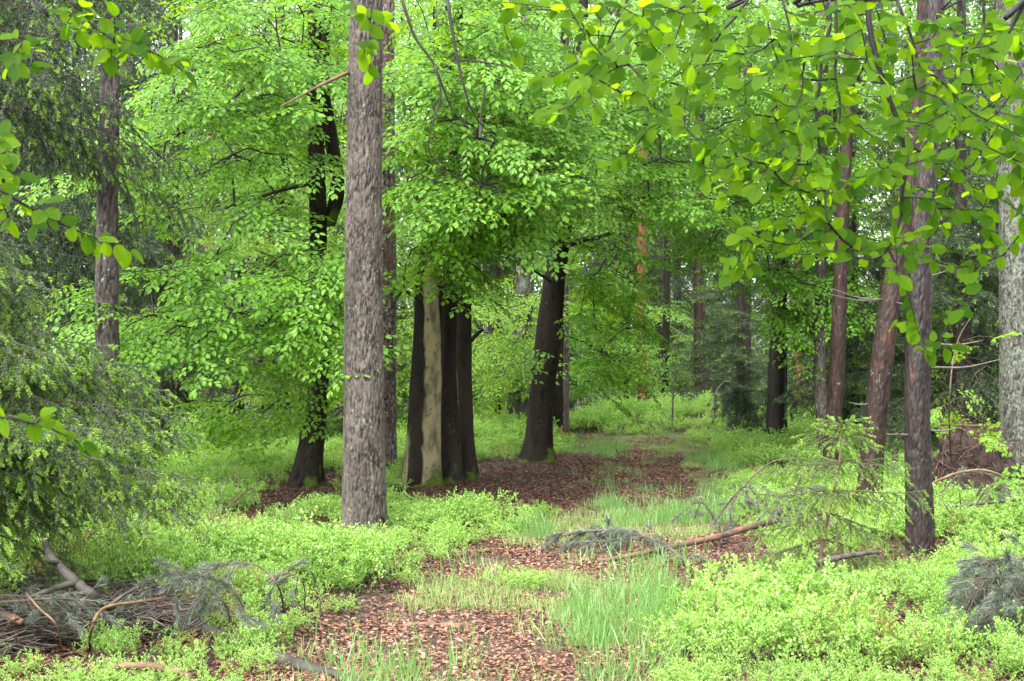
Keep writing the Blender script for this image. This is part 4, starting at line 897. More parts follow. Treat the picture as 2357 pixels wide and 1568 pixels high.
shrub('beech_sapling', 'slender sapling with yellow-green leaves between the wet pine and lichen trunk', bq, [([(2185, 950, 14), (2200, 800, 14), (2240, 720, 14.1)], 0.012), ([(2230, 900, 14), (2270, 840, 14)], 0.006)],
      [([(2155, 880), (2280, 860), (2270, 960), (2160, 960)], 13.6, 14.6, 26), ([(2200, 760), (2300, 720), (2290, 800), (2210, 800)], 13.8, 14.5, 14), ([(2150, 980), (2220, 960), (2230, 1060), (2160, 1080)], 13.6, 14.4, 12)], 501, 'leaf_yellow', cat='sapling')
shrub('leafy_shrub', 'low leafy shrub with rounded leaves behind the foot of the wet pine', gp(2215, 1210), [([(2210, 1150, 11.7), (2205, 1100, 11.7)], 0.006), ([(2260, 1140, 11.7), (2300, 1100, 11.7)], 0.006), ([(2180, 1170, 11.7), (2165, 1150, 11.6)], 0.005)],
      [([(2150, 1140), (2220, 1080), (2357, 1100), (2357, 1190), (2200, 1210)], 11.2, 12.4, 16)], 511, 'leaf_beech', 0.75)
shrub('leafy_shrub', 'bright little shrub at the foot of the lichen trunk', gp(2360, 1180), [([(2350, 1080, 12.3), (2345, 1020, 12.3)], 0.006)], [([(2315, 1000), (2357, 990), (2380, 1120), (2320, 1140)], 12, 12.8, 24)], 512, 'leaf_yellow', 0.7)
shrub('leafy_shrub', 'small yellow-green shrub glowing behind the young bright-tipped spruce', gp(150, 1180), [([(150, 1080, 11.9), (160, 1000, 11.9)], 0.006)], [([(100, 1000), (230, 990), (230, 1090), (110, 1100)], 11.5, 12.5, 16)], 513, 'leaf_yellow', 0.7)
shrub('leafy_shrub', 'sprawling low shrub with few leaves under the wet pine', gp(2140, 1330), [([(2110, 1300, 10.2), (2080, 1290, 10.2)], 0.005), ([(2200, 1310, 10.2), (2260, 1300, 10.2)], 0.005)], [([(2060, 1290), (2290, 1270), (2280, 1340), (2080, 1350)], 9.9, 10.7, 14)], 514, 'leaf_beech', 0.7)

# ------------------------------------------------------------------ fallen wood
def stick(name, label, pts, r, mat, cat, sides=9, cut=None, bumps=0.12, group=None, forks=()):
    rr = np.random.default_rng(int(abs(pts[0][0]) * 1000) % 9999); n = max(20, len(pts) * 9); c = curve(pts, n); c = c + rr.normal(size=c.shape) * r[0] * 0.05
    rad = np.interp(np.linspace(0, 1, n), np.linspace(0, 1, len(r)), r) * (1 + bumps * (rr.uniform(size=n) - 0.5))
    b = MB(); b.tube(c, rad, sides, 0)
    if cut is not None:
        e, d = (c[0], unit(c[0] - c[2])) if cut == 0 else (c[-1], unit(c[-1] - c[-3])); k = 0 if cut == 0 else -1
        b.tube(np.array([e + d * 0.001, e + d * 0.004]), [rad[k] * 0.96, rad[k] * 0.9], sides, 1)
    for f, fr in forks: b.tube(curve(f, 12), np.linspace(fr, fr * 0.45, 12), 7, 0)
    o = b.build(name, [M[mat], M['cut_wood']]); return tag(o, label, cat, group)
g = lambda x, y, h=0.0: gp(x, y, h)
stick('fallen_log', 'peeled orange-pink pine log lying across the path', [g(1375, 1304, 0.04), g(1470, 1296, 0.07), g(1580, 1277, 0.09), g(1660, 1264, 0.11), g(1725, 1252, 0.14), g(1800, 1238, 0.16)], [0.014, 0.020, 0.025, 0.027, 0.028, 0.027], 'peeled', 'log', 12, forks=[([g(1640, 1266, 0.08), at(1642, 1240, 12.2), at(1646, 1222, 12.2)], 0.016), ([g(1570, 1279, 0.08), at(1552, 1262, 11.6), at(1545, 1256, 11.6)], 0.012)])
stick('fallen_branch', 'dark branch with a pale broken end leaning through the sapling', [at(1780, 1356, 8.75), at(1830, 1325, 8.75), at(1880, 1298, 8.8), at(1950, 1280, 8.9), at(2025, 1270, 9.05)], [0.022, 0.022, 0.021, 0.019, 0.010], 'stick_dark', 'branch', cut=1)
stick('fallen_branch', 'thick grey-brown branch running from the brushwood onto the path', [g(380, 1425, 0.10), g(460, 1465, 0.06), g(540, 1497, 0.05), g(610, 1527, 0.045), g(690, 1552, 0.04), g(760, 1567, 0.03), g(860, 1600, 0.02)], [0.022, 0.03, 0.036, 0.038, 0.037, 0.034, 0.03], 'stick_grey', 'branch', 11)
stick('fallen_branch', 'bent tan branch arching just above the ground cover at the picture bottom', [g(258, 1560, 0.0), at(270, 1536, 6.9), at(330, 1534, 6.9), at(380, 1540, 6.9), at(430, 1555, 6.85), g(450, 1600, 0.0)], [0.016, 0.019, 0.021, 0.021, 0.019, 0.016], 'stick_tan', 'branch', 10)
stick('fallen_branch', 'forked grey branch with a sawn pale end rising out of the brushwood', [at(102, 1242, 8.0), at(115, 1278, 8.0), at(140, 1308, 7.95), at(180, 1345, 7.9), at(225, 1378, 7.85), g(300, 1450, 0.05)], [0.018, 0.022, 0.028, 0.03, 0.028, 0.024], 'stick_grey', 'branch', 11, cut=0,
      forks=[([at(180, 1338, 7.9), at(140, 1350, 7.85), at(80, 1372, 7.8), g(20, 1420, 0.05)], 0.024), ([at(132, 1296, 7.95), at(112, 1292, 7.9), at(104, 1280, 7.9)], 0.016)])
stick('fallen_stick', 'charred stick with a bare orange middle lying on the litter', [g(918, 1450, 0.015), g(960, 1447, 0.02), g(1010, 1447, 0.02), g(1060, 1448, 0.018), g(1108, 1446, 0.012)], [0.012, 0.019, 0.02, 0.018, 0.010], 'peeled', 'stick', 8)
o = MB(); c = curve([g(985, 1447, 0.021), g(1015, 1446, 0.023), g(1050, 1447, 0.021), g(1110, 1446, 0.013)], 14); o.tube(c, np.linspace(0.0215, 0.012, 14), 8)
o = o.build('charred_bark', M['stick_dark']); o.parent = [q for q in bpy.data.objects if q.name.startswith('fallen_stick')][0]
stick('fallen_stick', 'short black stick on the litter beside the charred one', [g(800, 1445, 0.012), g(830, 1440, 0.016), g(868, 1436, 0.012)], [0.008, 0.014, 0.012], 'stick_dark', 'stick', 7)
stick('fallen_stick', 'thin reddish stick slanting on the litter by the bilberry edge', [g(728, 1440, 0.03), g(770, 1457, 0.03), g(815, 1474, 0.012)], [0.008, 0.008, 0.005], 'stick_tan', 'stick', 6)
stick('fallen_stick', 'thin pale stick half buried in bilberry left of the thick pine', [g(528, 1200, 0.15), g(560, 1183, 0.2), g(586, 1168, 0.22)], [0.012, 0.012, 0.008], 'stick_tan', 'stick', 7)
stick('fallen_stick', 'upcurving thin stick in the bilberry before the leaning beech', [g(545, 1180, 0.1), g(550, 1150, 0.2), g(543, 1125, 0.3)], [0.010, 0.008, 0.005], 'stick_tan', 'stick', 6)
stick('fallen_branch', 'small dark upturned branch lying at the grassy crest of the path', [at(1384, 1035, 22.3), at(1383, 1056, 22.3), g(1400, 1062, 0.05), g(1425, 1066, 0.04)], [0.012, 0.02, 0.02, 0.018], 'stick_dark', 'branch', 7, forks=[([g(1424, 1066, 0.04), at(1428, 1050, 22.2), at(1418, 1035, 22.2), at(1419, 1012, 22.2)], 0.012)])
stick('fallen_branch', 'long thin bare branch arching over the grass toward the spruce sapling', [at(1700, 1130, 13.5), at(1740, 1090, 13.5), at(1780, 1062, 13.5), at(1830, 1055, 13.5), at(1880, 1062, 13.4)], [0.010, 0.009, 0.007, 0.005, 0.003], 'twig_brown', 'branch', 6, forks=[([at(1740, 1090, 13.5), at(1790, 1085, 13.4), at(1830, 1105, 13.3)], 0.005)])
stick('fallen_branch', 'pale arching branch reaching from the wet pine toward the root plate', [at(2150, 1110, 12.6), at(2200, 1090, 12.6), at(2260, 1082, 12.6), at(2310, 1098, 12.6), at(2340, 1130, 12.6)], [0.014, 0.014, 0.012, 0.010, 0.006], 'stick_tan', 'branch', 6)
stick('fallen_branch', 'reddish dead branch sticking out beside the root plate', [at(2150, 975, 14.8), at(2200, 978, 14.9), at(2255, 980, 15.0)], [0.012, 0.012, 0.008], 'peeled', 'branch', 6)
stick('fallen_log', 'dim grey pole lying behind the leafy shrub', [at(2140, 1170, 12.3), at(2240, 1160, 12.3), at(2357, 1150, 12.3)], [0.015, 0.016, 0.015], 'twig_grey', 'log', 7)
stick('fallen_log', 'broken red-brown log end poking into the brushwood at the frame edge', [at(-30, 1412, 7.6), at(20, 1420, 7.6), at(50, 1432, 7.5)], [0.026, 0.026, 0.016], 'peeled', 'log', 8)
b = MB(); p = g(2060, 1133); b.tube(np.array([p + [0, 0, -0.05], p + [0, 0, 0.22], p + [0.005, 0, 0.46], p + [0.01, 0, 0.5]]), [0.042, 0.038, 0.036, 0.02], 9); b.tube(curve([p + [0.02, 0, 0.44], p + [0.03, 0, 0.5], p + [0.028, 0, 0.56]], 5), [0.014, 0.009, 0.003], 5)
tag(b.build('tree_stump', M['pine_red']), 'thin broken stump post between the two thick reddish pines', 'stump')

# broken pine boughs with grey-green needles
def pine_bough(label, stems, seed, dens=1.0, group='broken pine boughs', nl=0.058, bare=0.0, arch=True, mat='needle_pine', smat='twig_brown', nw=0.34, side=True):
    r = np.random.default_rng(seed); base = stems[0][0][0]; t = thing('pine_branch', base, label, 'branch', group); sb_ = MB(); nb = MB()
    for pts, r0 in stems:
        c = curve(pts, 20); sb_.tube(c, np.linspace(r0, r0 * 0.4, 20), 6); L = np.linalg.norm(np.diff(c, axis=0), axis=1).sum(); n = max(4, int(L / 0.05 * dens))
        ends = [(c[int(19 * max(bare, 0.1)):], 1.0)]
        if side:
            for k in range(n):
                f = r.uniform(max(bare, 0.15), 1.0); i = int(f * 19); d = unit(c[min(i + 1, 19)] - c[max(i - 1, 0)]); e = unit(d * 0.8 + r.normal(size=3) * 0.55 + [0, 0, -0.3]); l = r.uniform(0.08, 0.26)
                q = c[i] + e * l * np.linspace(0, 1, 5)[:, None] + np.array([0, 0, -0.25 * l]) * (np.linspace(0, 1, 5) ** 2)[:, None]; sb_.tube(q, np.linspace(0.003, 0.0015, 5), 4, cap=False)
                if k < 2 or r.uniform() < 0.8: ends.append((q[2:], 1.0))
        for q, w in ends:
            l = np.linalg.norm(np.diff(q, axis=0), axis=1).sum(); m = int(l / 0.0006 * w * (0.45 if len(q) > 5 else 1)); s = r.uniform(0, len(q) - 1, m); P = np.stack([np.interp(s, np.arange(len(q)), q[:, k]) for k in range(3)], -1)
            d = unit(q[-1] - q[0]); X = unit(d * 0.8 + r.normal(size=(m, 3)) * 0.42 + [0, 0, -0.22]); nb.stamp(*NEEDLE, P, X, r.normal(size=(m, 3)), nl * r.uniform(0.7, 1.15, m), 0, wid=nw)
    sb_.build('stem', M[smat], t); nb.build('needles', M[mat], t, smooth=False); return t
A = at
pine_bough('grey-green pine bough lying flat on the grass against the peeled log', [([g(1590, 1316, 0.05), g(1520, 1296, 0.16), g(1440, 1282, 0.2), g(1350, 1274, 0.18), g(1250, 1270, 0.10)], 0.012), ([g(1480, 1288, 0.18), g(1400, 1284, 0.14), g(1310, 1284, 0.12)], 0.006), ([g(1450, 1283, 0.18), g(1400, 1266, 0.17), g(1360, 1256, 0.13)], 0.005)], 601, 1.6, nw=0.45)
pine_bough('broken pine bough with blue-green tufts above the path edge', [([A(1640, 1255, 12.9), A(1645, 1200, 12.9), A(1620, 1160, 12.9), A(1590, 1160, 12.9)], 0.012), ([A(1645, 1200, 12.9), A(1690, 1140, 12.8), A(1720, 1120, 12.7), A(1745, 1150, 12.7)], 0.009), ([A(1700, 1130, 12.8), A(1680, 1170, 12.7), A(1690, 1210, 12.7)], 0.006), ([A(1745, 1110, 12.8), A(1790, 1150, 12.7), A(1780, 1220, 12.7)], 0.006)], 602, 1.0)
pine_bough('tangle of drooping grey pine twigs behind the spruce sapling', [([A(1760, 1220, 12), A(1800, 1140, 12), A(1860, 1120, 12), A(1900, 1160, 12)], 0.008), ([A(1720, 1240, 12.2), A(1760, 1180, 12.2), A(1830, 1170, 12.2), A(1860, 1220, 12.2)], 0.007)], 603, 0.9)
pine_bough('fallen pine bough with grey drooping needles at the lower frame edge', [([g(2420, 1400, 0.3), A(2330, 1330, 7.70), A(2280, 1330, 7.60), A(2220, 1400, 7.50)], 0.012), ([g(2420, 1380, 0.35), A(2340, 1290, 7.90), A(2290, 1290, 7.80), A(2240, 1345, 7.70)], 0.010), ([g(2440, 1440, 0.25), A(2350, 1380, 7.40), A(2300, 1400, 7.30), A(2290, 1450, 7.30)], 0.010), ([g(2440, 1440, 0.3), A(2357, 1320, 7.50), A(2330, 1360, 7.40), A(2320, 1430, 7.30)], 0.010)], 604, 2.6, nw=0.4)
pine_bough('grey pine twigs draped under the pale arching branch', [([A(2150, 1150, 12.8), A(2220, 1085, 12.8), A(2290, 1100, 12.8), A(2310, 1150, 12.8)], 0.008), ([A(2240, 1160, 12.5), A(2300, 1110, 12.5), A(2357, 1120, 12.5)], 0.007)], 605, 1.2)
pine_bough('arching pine twig with reddish stem and hanging grey tufts over bilberry', [([g(560, 1430, 0.02), A(556, 1390, 7.7), A(520, 1345, 7.7), A(460, 1325, 7.7), A(400, 1330, 7.7)], 0.007), ([g(530, 1440, 0.02), A(520, 1395, 7.6), A(480, 1350, 7.6), A(430, 1325, 7.6), A(370, 1325, 7.6), A(320, 1350, 7.6)], 0.007)], 606, 0.4)
pine_bough('second arching pine twig bowed toward the bilberry bank', [([g(655, 1430, 0.02), A(645, 1360, 7.9), A(610, 1312, 7.9), A(560, 1295, 7.9), A(500, 1305, 7.9), A(440, 1330, 7.9)], 0.007), ([g(700, 1420, 0.02), A(700, 1350, 8.0), A(670, 1320, 8.0), A(620, 1330, 8.0)], 0.005)], 607, 0.3, bare=0.55)
pine_bough('flattened pine bough with grey needles resting on the brushwood', [([A(-40, 1390, 7.6), A(60, 1382, 7.6), A(140, 1378, 7.6), A(240, 1385, 7.6)], 0.010), ([A(-20, 1370, 7.7), A(80, 1372, 7.7), A(180, 1365, 7.7)], 0.008)], 608, 1.1)
pine_bough('low pine tuft lying at the edge of the litter path', [([g(700, 1425, 0.02), g(670, 1415, 0.1), g(640, 1425, 0.06)], 0.005)], 609, 1.4)
pine_bough('dead grey pine top lying beneath the bushy spruce', [([g(1640, 985, 0.1), A(1650, 900, 25.5), A(1680, 880, 25.5), A(1700, 940, 25.5)], 0.02), ([g(1700, 985, 0.1), A(1690, 910, 25.5), A(1720, 930, 25.5), A(1740, 990, 25.5)], 0.02), ([g(1660, 985, 0.1), A(1670, 930, 25.4), A(1700, 915, 25.4), A(1690, 980, 25.4)], 0.02), ([g(1820, 990, 0.1), A(1830, 920, 25.5), A(1880, 920, 25.5), A(1900, 985, 25.5)], 0.02)], 610, 0.35, nl=0.08, nw=0.35, mat='needle_dark', smat='twig_grey')

# bare twiggy shrubs
def bare_shrub(label, base, h, n, seed, spread=0.5, mat='twig_grey', r0=0.004):
    r = np.random.default_rng(seed); b = MB()
    for k in range(n):
        a = r.uniform(0, 6.28); l = h * r.uniform(0.6, 1.1); e = np.array([math.cos(a) * spread * r.uniform(0.2, 1), math.sin(a) * spread * 0.6, 1.0]); c = base + np.array([r.normal() * 0.06, r.normal() * 0.06, -0.03]); pts = curve([c, c + e * l * 0.5 + r.normal(size=3) * 0.04, c + e * l * [1.2, 1.2, 1]], 10)
        b.tube(pts, np.linspace(r0, r0 * 0.3, 10), 4)
        for m in range(6):
            f = r.integers(3, 9); d = unit(np.array([r.normal(), r.normal() * 0.6, 0.8])); q = pts[f] + d * r.uniform(0.06, 0.22) * np.linspace(0, 1, 4)[:, None] + r.normal(size=(4, 3)) * 0.008; b.tube(q, [r0 * 0.5, r0 * 0.4, r0 * 0.3, r0 * 0.2], 3)
    return tag(b.build('bare_shrub', M[mat]), label, 'shrub', 'leafless shrubs')
bare_shrub('tall leafless twiggy shrub rising from bilberry behind the arching twigs', gp(455, 1330), 0.75, 7, 701)
bare_shrub('leafless twigs under the drooping young spruce', gp(270, 1330), 0.7, 14, 702)
bare_shrub('leafless dark twigs behind the forked grey branch', gp(130, 1380), 0.6, 16, 703, mat='twig_brown')
bare_shrub('few upright dark twigs in the bilberry by the lower frame edge', gp(1785, 1600), 0.38, 4, 704, 0.3, 'stick_dark', 0.003)
bare_shrub('fine dead twigs around the foot of the spruce sapling', gp(1840, 1360), 0.28, 14, 705, 0.9, 'twig_brown', 0.003)
bare_shrub('tall thin crooked dead sapling beyond the path bend', gp(1545, 1000), 2.4, 1, 706, 0.1, 'stick_dark', 0.02)
# heap of brushwood: thousands of twigs
r = np.random.default_rng(711); b = MB()
HEAP = [(-60, 1390), (120, 1380), (260, 1400), (380, 1410), (440, 1440), (420, 1480), (250, 1490), (120, 1500), (-60, 1540)]
q = r.uniform([-60, 1380], [440, 1540], (3600, 2)); q = q[in_poly(q, HEAP)]
for (x, y) in q[:2100]:
    p = gp(x, y); a = r.normal() * 0.6; l = r.uniform(0.1, 0.5); d = np.array([math.cos(a), math.sin(a) * 0.6, r.normal() * 0.22]); h = r.uniform(0.0, 0.16); m = p + [0, 0, h] + r.normal(size=3) * 0.02
    b.tube(curve([m - d * l / 2, m + r.normal(size=3) * 0.03, m + d * l / 2], 5), r.uniform(0.0015, 0.006), 4, int(r.integers(0, 3)))
tag(b.build('brushwood', [M['stick_dark'], M['twig_brown'], M['twig_grey']]), 'heap of dead dark twigs on the ground under the young spruce', 'brushwood', kind='stuff')
stick('fallen_stick', 'reddish bowed stick arching down from the brushwood heap', [at(385, 1375, 7.7), at(320, 1385, 7.65), at(240, 1400, 7.5), at(212, 1445, 7.4), g(205, 1500)], [0.007, 0.008, 0.009, 0.009, 0.007], 'stick_tan', 'stick', 6)
stick('fallen_stick', 'thin tan stick curving down at the outer end of the heap', [at(60, 1365, 7.5), at(90, 1400, 7.45), at(130, 1440, 7.4), g(145, 1510)], [0.006, 0.006, 0.006, 0.004], 'stick_tan', 'stick', 6)
stick('fallen_branch', 'dark slanting pole joining the heap to the arching twigs', [at(250, 1395, 7.6), at(285, 1370, 7.65), at(330, 1345, 7.7)], [0.010, 0.010, 0.007], 'stick_dark', 'branch', 6)

# uprooted root plate
rc = at(2230, 1040, 15.5); tr_ = thing('root_plate', (rc[0], rc[1], float(gh(rc[0], rc[1]))), 'upturned root plate with dark soil and tangled brown roots', 'root plate')
r = np.random.default_rng(721); n1, n2 = 40, 24; th = np.linspace(0, 2 * PI, n1, endpoint=False); ph = np.linspace(0.02, PI - 0.02, n2); TH, PH = np.meshgrid(th, ph)
q = np.stack([np.cos(TH) * np.sin(PH), np.sin(TH) * np.sin(PH), np.cos(PH)], -1); rr = 1 + 1.3 * (fbm(q * 2.2 + 5, 3, 4) - 0.5); V = q * rr[..., None] * np.array([0.46, 0.26, 0.50]) + np.array([rc[0], rc[1], 0.30])
i = np.arange(n2 - 1)[:, None] * n1; j = np.arange(n1)[None]; b = MB(); b.add(V.reshape(-1, 3), np.stack([i + j, i + n1 + j, i + n1 + (j + 1) % n1, i + (j + 1) % n1], -1).reshape(-1, 4)); b.build('soil', M['soil'], tr_)
b = MB()
for k in range(190):
    v = V[r.integers(2, n2 - 2), r.integers(0, n1)]; d = unit(v - np.array([rc[0], rc[1] + 0.3, 0.45]) + r.normal(size=3) * 0.35); l = r.uniform(0.06, 0.3); b.tube(curve([v - d * 0.05, v + d * l * 0.5 + r.normal(size=3) * 0.05, v + d * l + r.normal(size=3) * 0.1 + [0, 0, -0.08]], 7), np.linspace(r.uniform(0.004, 0.014), 0.0015, 7), 4)
b.build('roots', M['root'], tr_)

# ------------------------------------------------------------------ distant wood behind everything
r = np.random.default_rng(801); b = MB()
for k in range(110):
    D = r.uniform(46, 80); x = r.uniform(-0.44, 0.44) * D; z = float(gh(x, D)); rd = r.uniform(0.08, 0.2); h = r.uniform(13, 20)
    b.tube(np.array([[x, D, z - 0.2], [x + r.normal() * 0.1, D, h * 0.5], [x + r.normal() * 0.3, D, h]]), [rd, rd * 0.8, rd * 0.3], 7, 2)
for k in range(5200):
    D = r.uniform(42, 82); x = r.uniform(-0.46, 0.46) * D; z = -0.8 + r.uniform(0, 1) ** 1.1 * 23; n = 130; s = r.uniform(0.6, 1.5)
    P = np.array([x, D, z]) + r.normal(size=(n, 3)) * np.array([0.8, 0.8, 0.35]) * s; m = 0 if r.uniform() < (0.3 if z < 5 else 0.75) else 1
    b.stamp(*LEAF_FAR, P, r.normal(size=(n, 3)) * [1, 1, 0.5] + [0, 0, -0.3], r.normal(size=(n, 3)) * 0.4 + [0, -0.5, 0.8], r.uniform(0.12, 0.26, n), m, wid=1.0 if m == 0 else 0.5)
tag(b.build('distant_woodland', [M['leaf_far'], M['needle_dark'], M['pine_left']], smooth=False), 'far wood of mixed beech and spruce closing the view', 'woodland', kind='stuff')

# ------------------------------------------------------------------ ground cover (stuff)
def proto(mb, name, mats): return bpy.data.objects.new(name, mb.mesh(name, mats, smooth=False))

def scatter(name, P, rot, scl, idx, protos, label, cat):
    me = bpy.data.meshes.new(name); me.vertices.add(len(P)); me.vertices.foreach_set('co', P.astype(np.float32).ravel())
    me.attributes.new('turn', 'FLOAT_VECTOR', 'POINT').data.foreach_set('vector', rot.astype(np.float32).ravel())
    me.attributes.new('size', 'FLOAT', 'POINT').data.foreach_set('value', scl.astype(np.float32)); me.attributes.new('which', 'INT', 'POINT').data.foreach_set('value', idx.astype(np.int32))
    o = bpy.data.objects.new(name, me); C.objects.link(o); tag(o, label, cat, kind='stuff')
    ng = bpy.data.node_groups.new(name, 'GeometryNodeTree'); ng.interface.new_socket('Geometry', in_out='INPUT', socket_type='NodeSocketGeometry'); ng.interface.new_socket('Geometry', in_out='OUTPUT', socket_type='NodeSocketGeometry')
    N, L = ng.nodes, ng.links; gi = N.new('NodeGroupInput'); go = N.new('NodeGroupOutput'); jn = N.new('GeometryNodeJoinGeometry')
    def na(nm, ty):
        a = N.new('GeometryNodeInputNamedAttribute'); a.data_type = ty; a.inputs[0].default_value = nm; return a.outputs[0]
    tu, sz, wh = na('turn', 'FLOAT_VECTOR'), na('size', 'FLOAT'), na('which', 'INT')
    for k, p in enumerate(protos):
        oi = N.new('GeometryNodeObjectInfo'); oi.inputs[0].default_value = p; ip = N.new('GeometryNodeInstanceOnPoints'); cm = N.new('FunctionNodeCompare'); cm.data_type = 'INT'; cm.operation = 'EQUAL'
        L.new(wh, cm.inputs[2]); cm.inputs[3].default_value = k
        L.new(gi.outputs[0], ip.inputs['Points']); L.new(cm.outputs[0], ip.inputs['Selection']); L.new(oi.outputs['Geometry'], ip.inputs['Instance']); L.new(tu, ip.inputs['Rotation']); L.new(sz, ip.inputs['Scale']); L.new(ip.outputs[0], jn.inputs[0])
    L.new(jn.outputs[0], go.inputs[0]); m = o.modifiers.new('scatter', 'NODES'); m.node_group = ng
    return o

def bil_proto(seed, n=18, hmax=0.25, spread=0.17, leaf=(0.012, 0.0195)):
    r = np.random.default_rng(seed); b = MB(); P, X, N, S = [], [], [], []
    for k in range(n):
        o = np.array([r.normal() * spread * 0.6, r.normal() * spread * 0.6, -0.02]); h = hmax * r.uniform(0.6, 1.1); a = r.uniform(0, 6.28); e = o + np.array([math.cos(a) * spread * 0.6, math.sin(a) * spread * 0.6, h])
        st = curve([o, (o + e) / 2 + r.normal(size=3) * 0.02, e], 7); b.tube(st, np.linspace(0.0022, 0.001, 7), 3, 1, cap=False)
        tw = [st[3:]]
        for m in range(5):
            i = r.integers(2, 6); d = unit(np.array([r.normal(), r.normal(), 0.9])); l = r.uniform(0.04, 0.10); q = st[i] + d * l * np.linspace(0, 1, 4)[:, None]; tw.append(q); b.tube(q, [0.0012, 0.001, 0.0008, 0.0006], 3, 1, cap=False)
        for q in tw:
            m = int(4 + np.linalg.norm(q[-1] - q[0]) / 0.011); f = np.linspace(0.15, 1, m) * (len(q) - 1); p = np.stack([np.interp(f, np.arange(len(q)), q[:, c]) for c in range(3)], -1); d = unit(q[-1] - q[0]); aa = r.uniform(0, 6.28, m)
            P.append(p); X.append(unit(d * 0.5 + np.stack([np.cos(aa), np.sin(aa), aa * 0 + 0.25], -1) * 0.9)); N.append(unit(np.array([0, 0, 1]) + r.normal(size=(m, 3)) * 0.75)); S.append(r.uniform(*leaf, m))
    P, X, N, S = map(np.concatenate, (P, X, N, S)); b.stamp(*LEAF_FAR, P, X, N, S, 0, wid=1.15); return b
bp = [proto(bil_proto(900 + k), 'bilberry_sprig', [M[('bilberry', 'bilberry', 'bilberry', 'bilberry_green', 'bilberry_green', 'bilberry_red')[k]], M['bilberry_stem'] if k < 5 else M['twig_brown']]) for k in range(6)]

r = np.random.default_rng(901)
def field(y0, y1, dens, extra=1.5):
    a = (0.36 * (y0 + y1) + 2 * extra) * (y1 - y0); n = int(a * dens); y = r.uniform(y0, y1, n); x = r.uniform(-1, 1, n) * (0.36 * y + extra); return np.stack([x, y, gh(x, y)], -1)
P = np.concatenate([field(5.2, 12, 21), field(12, 20, 17), field(20, 31.5, 14)])
px = to_px(P)
no = in_poly(px, PATH) | in_poly(px, LITTER) | in_poly(px, LITTER_LEFT) | in_poly(px, GRASS[2]) | (in_poly(px, HEAP) & (r.uniform(size=len(P)) < 0.45)) | in_poly(px, BANK)
inc = np.zeros(len(P), bool)
for c in CLUMPS: inc |= in_poly(px, c)
keep = ~no | inc
nz = fbm(P * np.array([0.9, 0.9, 0]) , 41, 3); sz = 0.55 + 0.9 * np.clip((nz - 0.3) / 0.4, 0, 1)
# shrubs thin out towards litter and path
def near_edge(P, rad):
    e = np.zeros(len(P))
    for a in np.linspace(0, 2 * PI, 8, endpoint=False):
        Q = P + np.array([math.cos(a), math.sin(a), 0]) * rad; q = to_px(Q); e += in_poly(q, PATH) | in_poly(q, LITTER) | in_poly(q, LITTER_LEFT)
    return e / 8
ed = near_edge(P, 0.35); sz = sz * (1 - 0.6 * ed); sz[inc] = 0.62
sz = np.where(in_poly(px, HEAP), 0.6, sz); sz = np.where(in_poly(px, HEAP_FRONT), np.minimum(sz, 0.62), sz)
for (bx_, by_) in [(-1.33, 12.85), (2.83, 11.1), (2.1, 9.8), (2.75, 13.7), (2.1, 17.9)]:
    d_ = np.hypot(P[:, 0] - bx_, (P[:, 1] - by_ + 0.4) * 0.75); sz *= np.clip(0.4 + (d_ - 0.3) / 0.9, 0.4, 1)
keep &= ~(in_poly(px, HEAP_FRONT) & (r.uniform(size=len(P)) < 0.45))
keep &= (r.uniform(size=len(P)) > ed * 0.5) & ((nz > 0.27) | (P[:, 1] < 9))
P, sz = P[keep], sz[keep]; n = len(P)
scatter('bilberry_shrubs', P, np.stack([r.normal(size=n) * 0.15, r.normal(size=n) * 0.15, r.uniform(0, 6.28, n)], -1), sz * r.uniform(0.8, 1.15, n), np.where(r.uniform(size=n) < 0.035, 5, np.where(r.uniform(size=n) < 0.05 + 0.4 * np.clip((fbm(P * np.array([1.1, 1.1, 0]) + 31, 77, 3) - 0.48) * 5, 0, 1), r.integers(3, 5, n), r.integers(0, 3, n))), bp, 'low lime-green bilberry carpeting the forest floor', 'ground cover')

def litter_proto(seed, mat, n=150, rad=0.3):
    r = np.random.default_rng(seed); b = MB(); a = r.uniform(0, 6.28, n); q = np.sqrt(r.uniform(0, 1, n)) * rad; P = np.stack([np.cos(a) * q, np.sin(a) * q, r.uniform(0.004, 0.03, n)], -1)
    X = np.stack([r.normal(size=n), r.normal(size=n), r.normal(size=n) * 0.18], -1); N = np.array([0, 0, 1]) + r.normal(size=(n, 3)) * 0.25
    b.stamp(*LEAF_MID, P, X, N, r.uniform(0.018, 0.040, n), 0, wid=r.uniform(0.6, 1.1, n), bend=r.uniform(-0.3, 0.3, n))
    for k in range(30):
        a = r.uniform(0, 6.28); l = r.uniform(0.04, 0.2); p = np.array([r.normal() * rad * 0.5, r.normal() * rad * 0.5, 0.012]); d = np.array([math.cos(a), math.sin(a), r.normal() * 0.08]); b.tube(curve([p - d * l / 2, p + r.normal(size=3) * 0.008, p + d * l / 2], 4), r.uniform(0.0008, 0.0022), 3, 1)
    return b
lp = [proto(litter_proto(920 + k, 0), 'dead_leaf_patch', [M['dead_leaf'], M['twig_brown']]) for k in range(4)] + [proto(litter_proto(930 + k, 0), 'dead_leaf_patch', [M['dead_leaf_dark'], M['stick_dark']]) for k in range(4)]
P = np.concatenate([field(5.2, 12, 24), field(12, 20, 19), field(20, 31, 11)]); px = to_px(P)
inl = in_poly(px, LITTER) | in_poly(px, LITTER_LEFT); inp = in_poly(px, PATH); gr = np.zeros(len(P), bool)
for c in GRASS: gr |= in_poly(px, c)
edge = near_edge(P, 0.25) > 0
hp = in_poly(px, HEAP) | in_poly(px, HEAP_FRONT); inl |= hp; inl |= (P[:, 1] < 15) & ~inp & (r.uniform(size=len(P)) < 0.9)
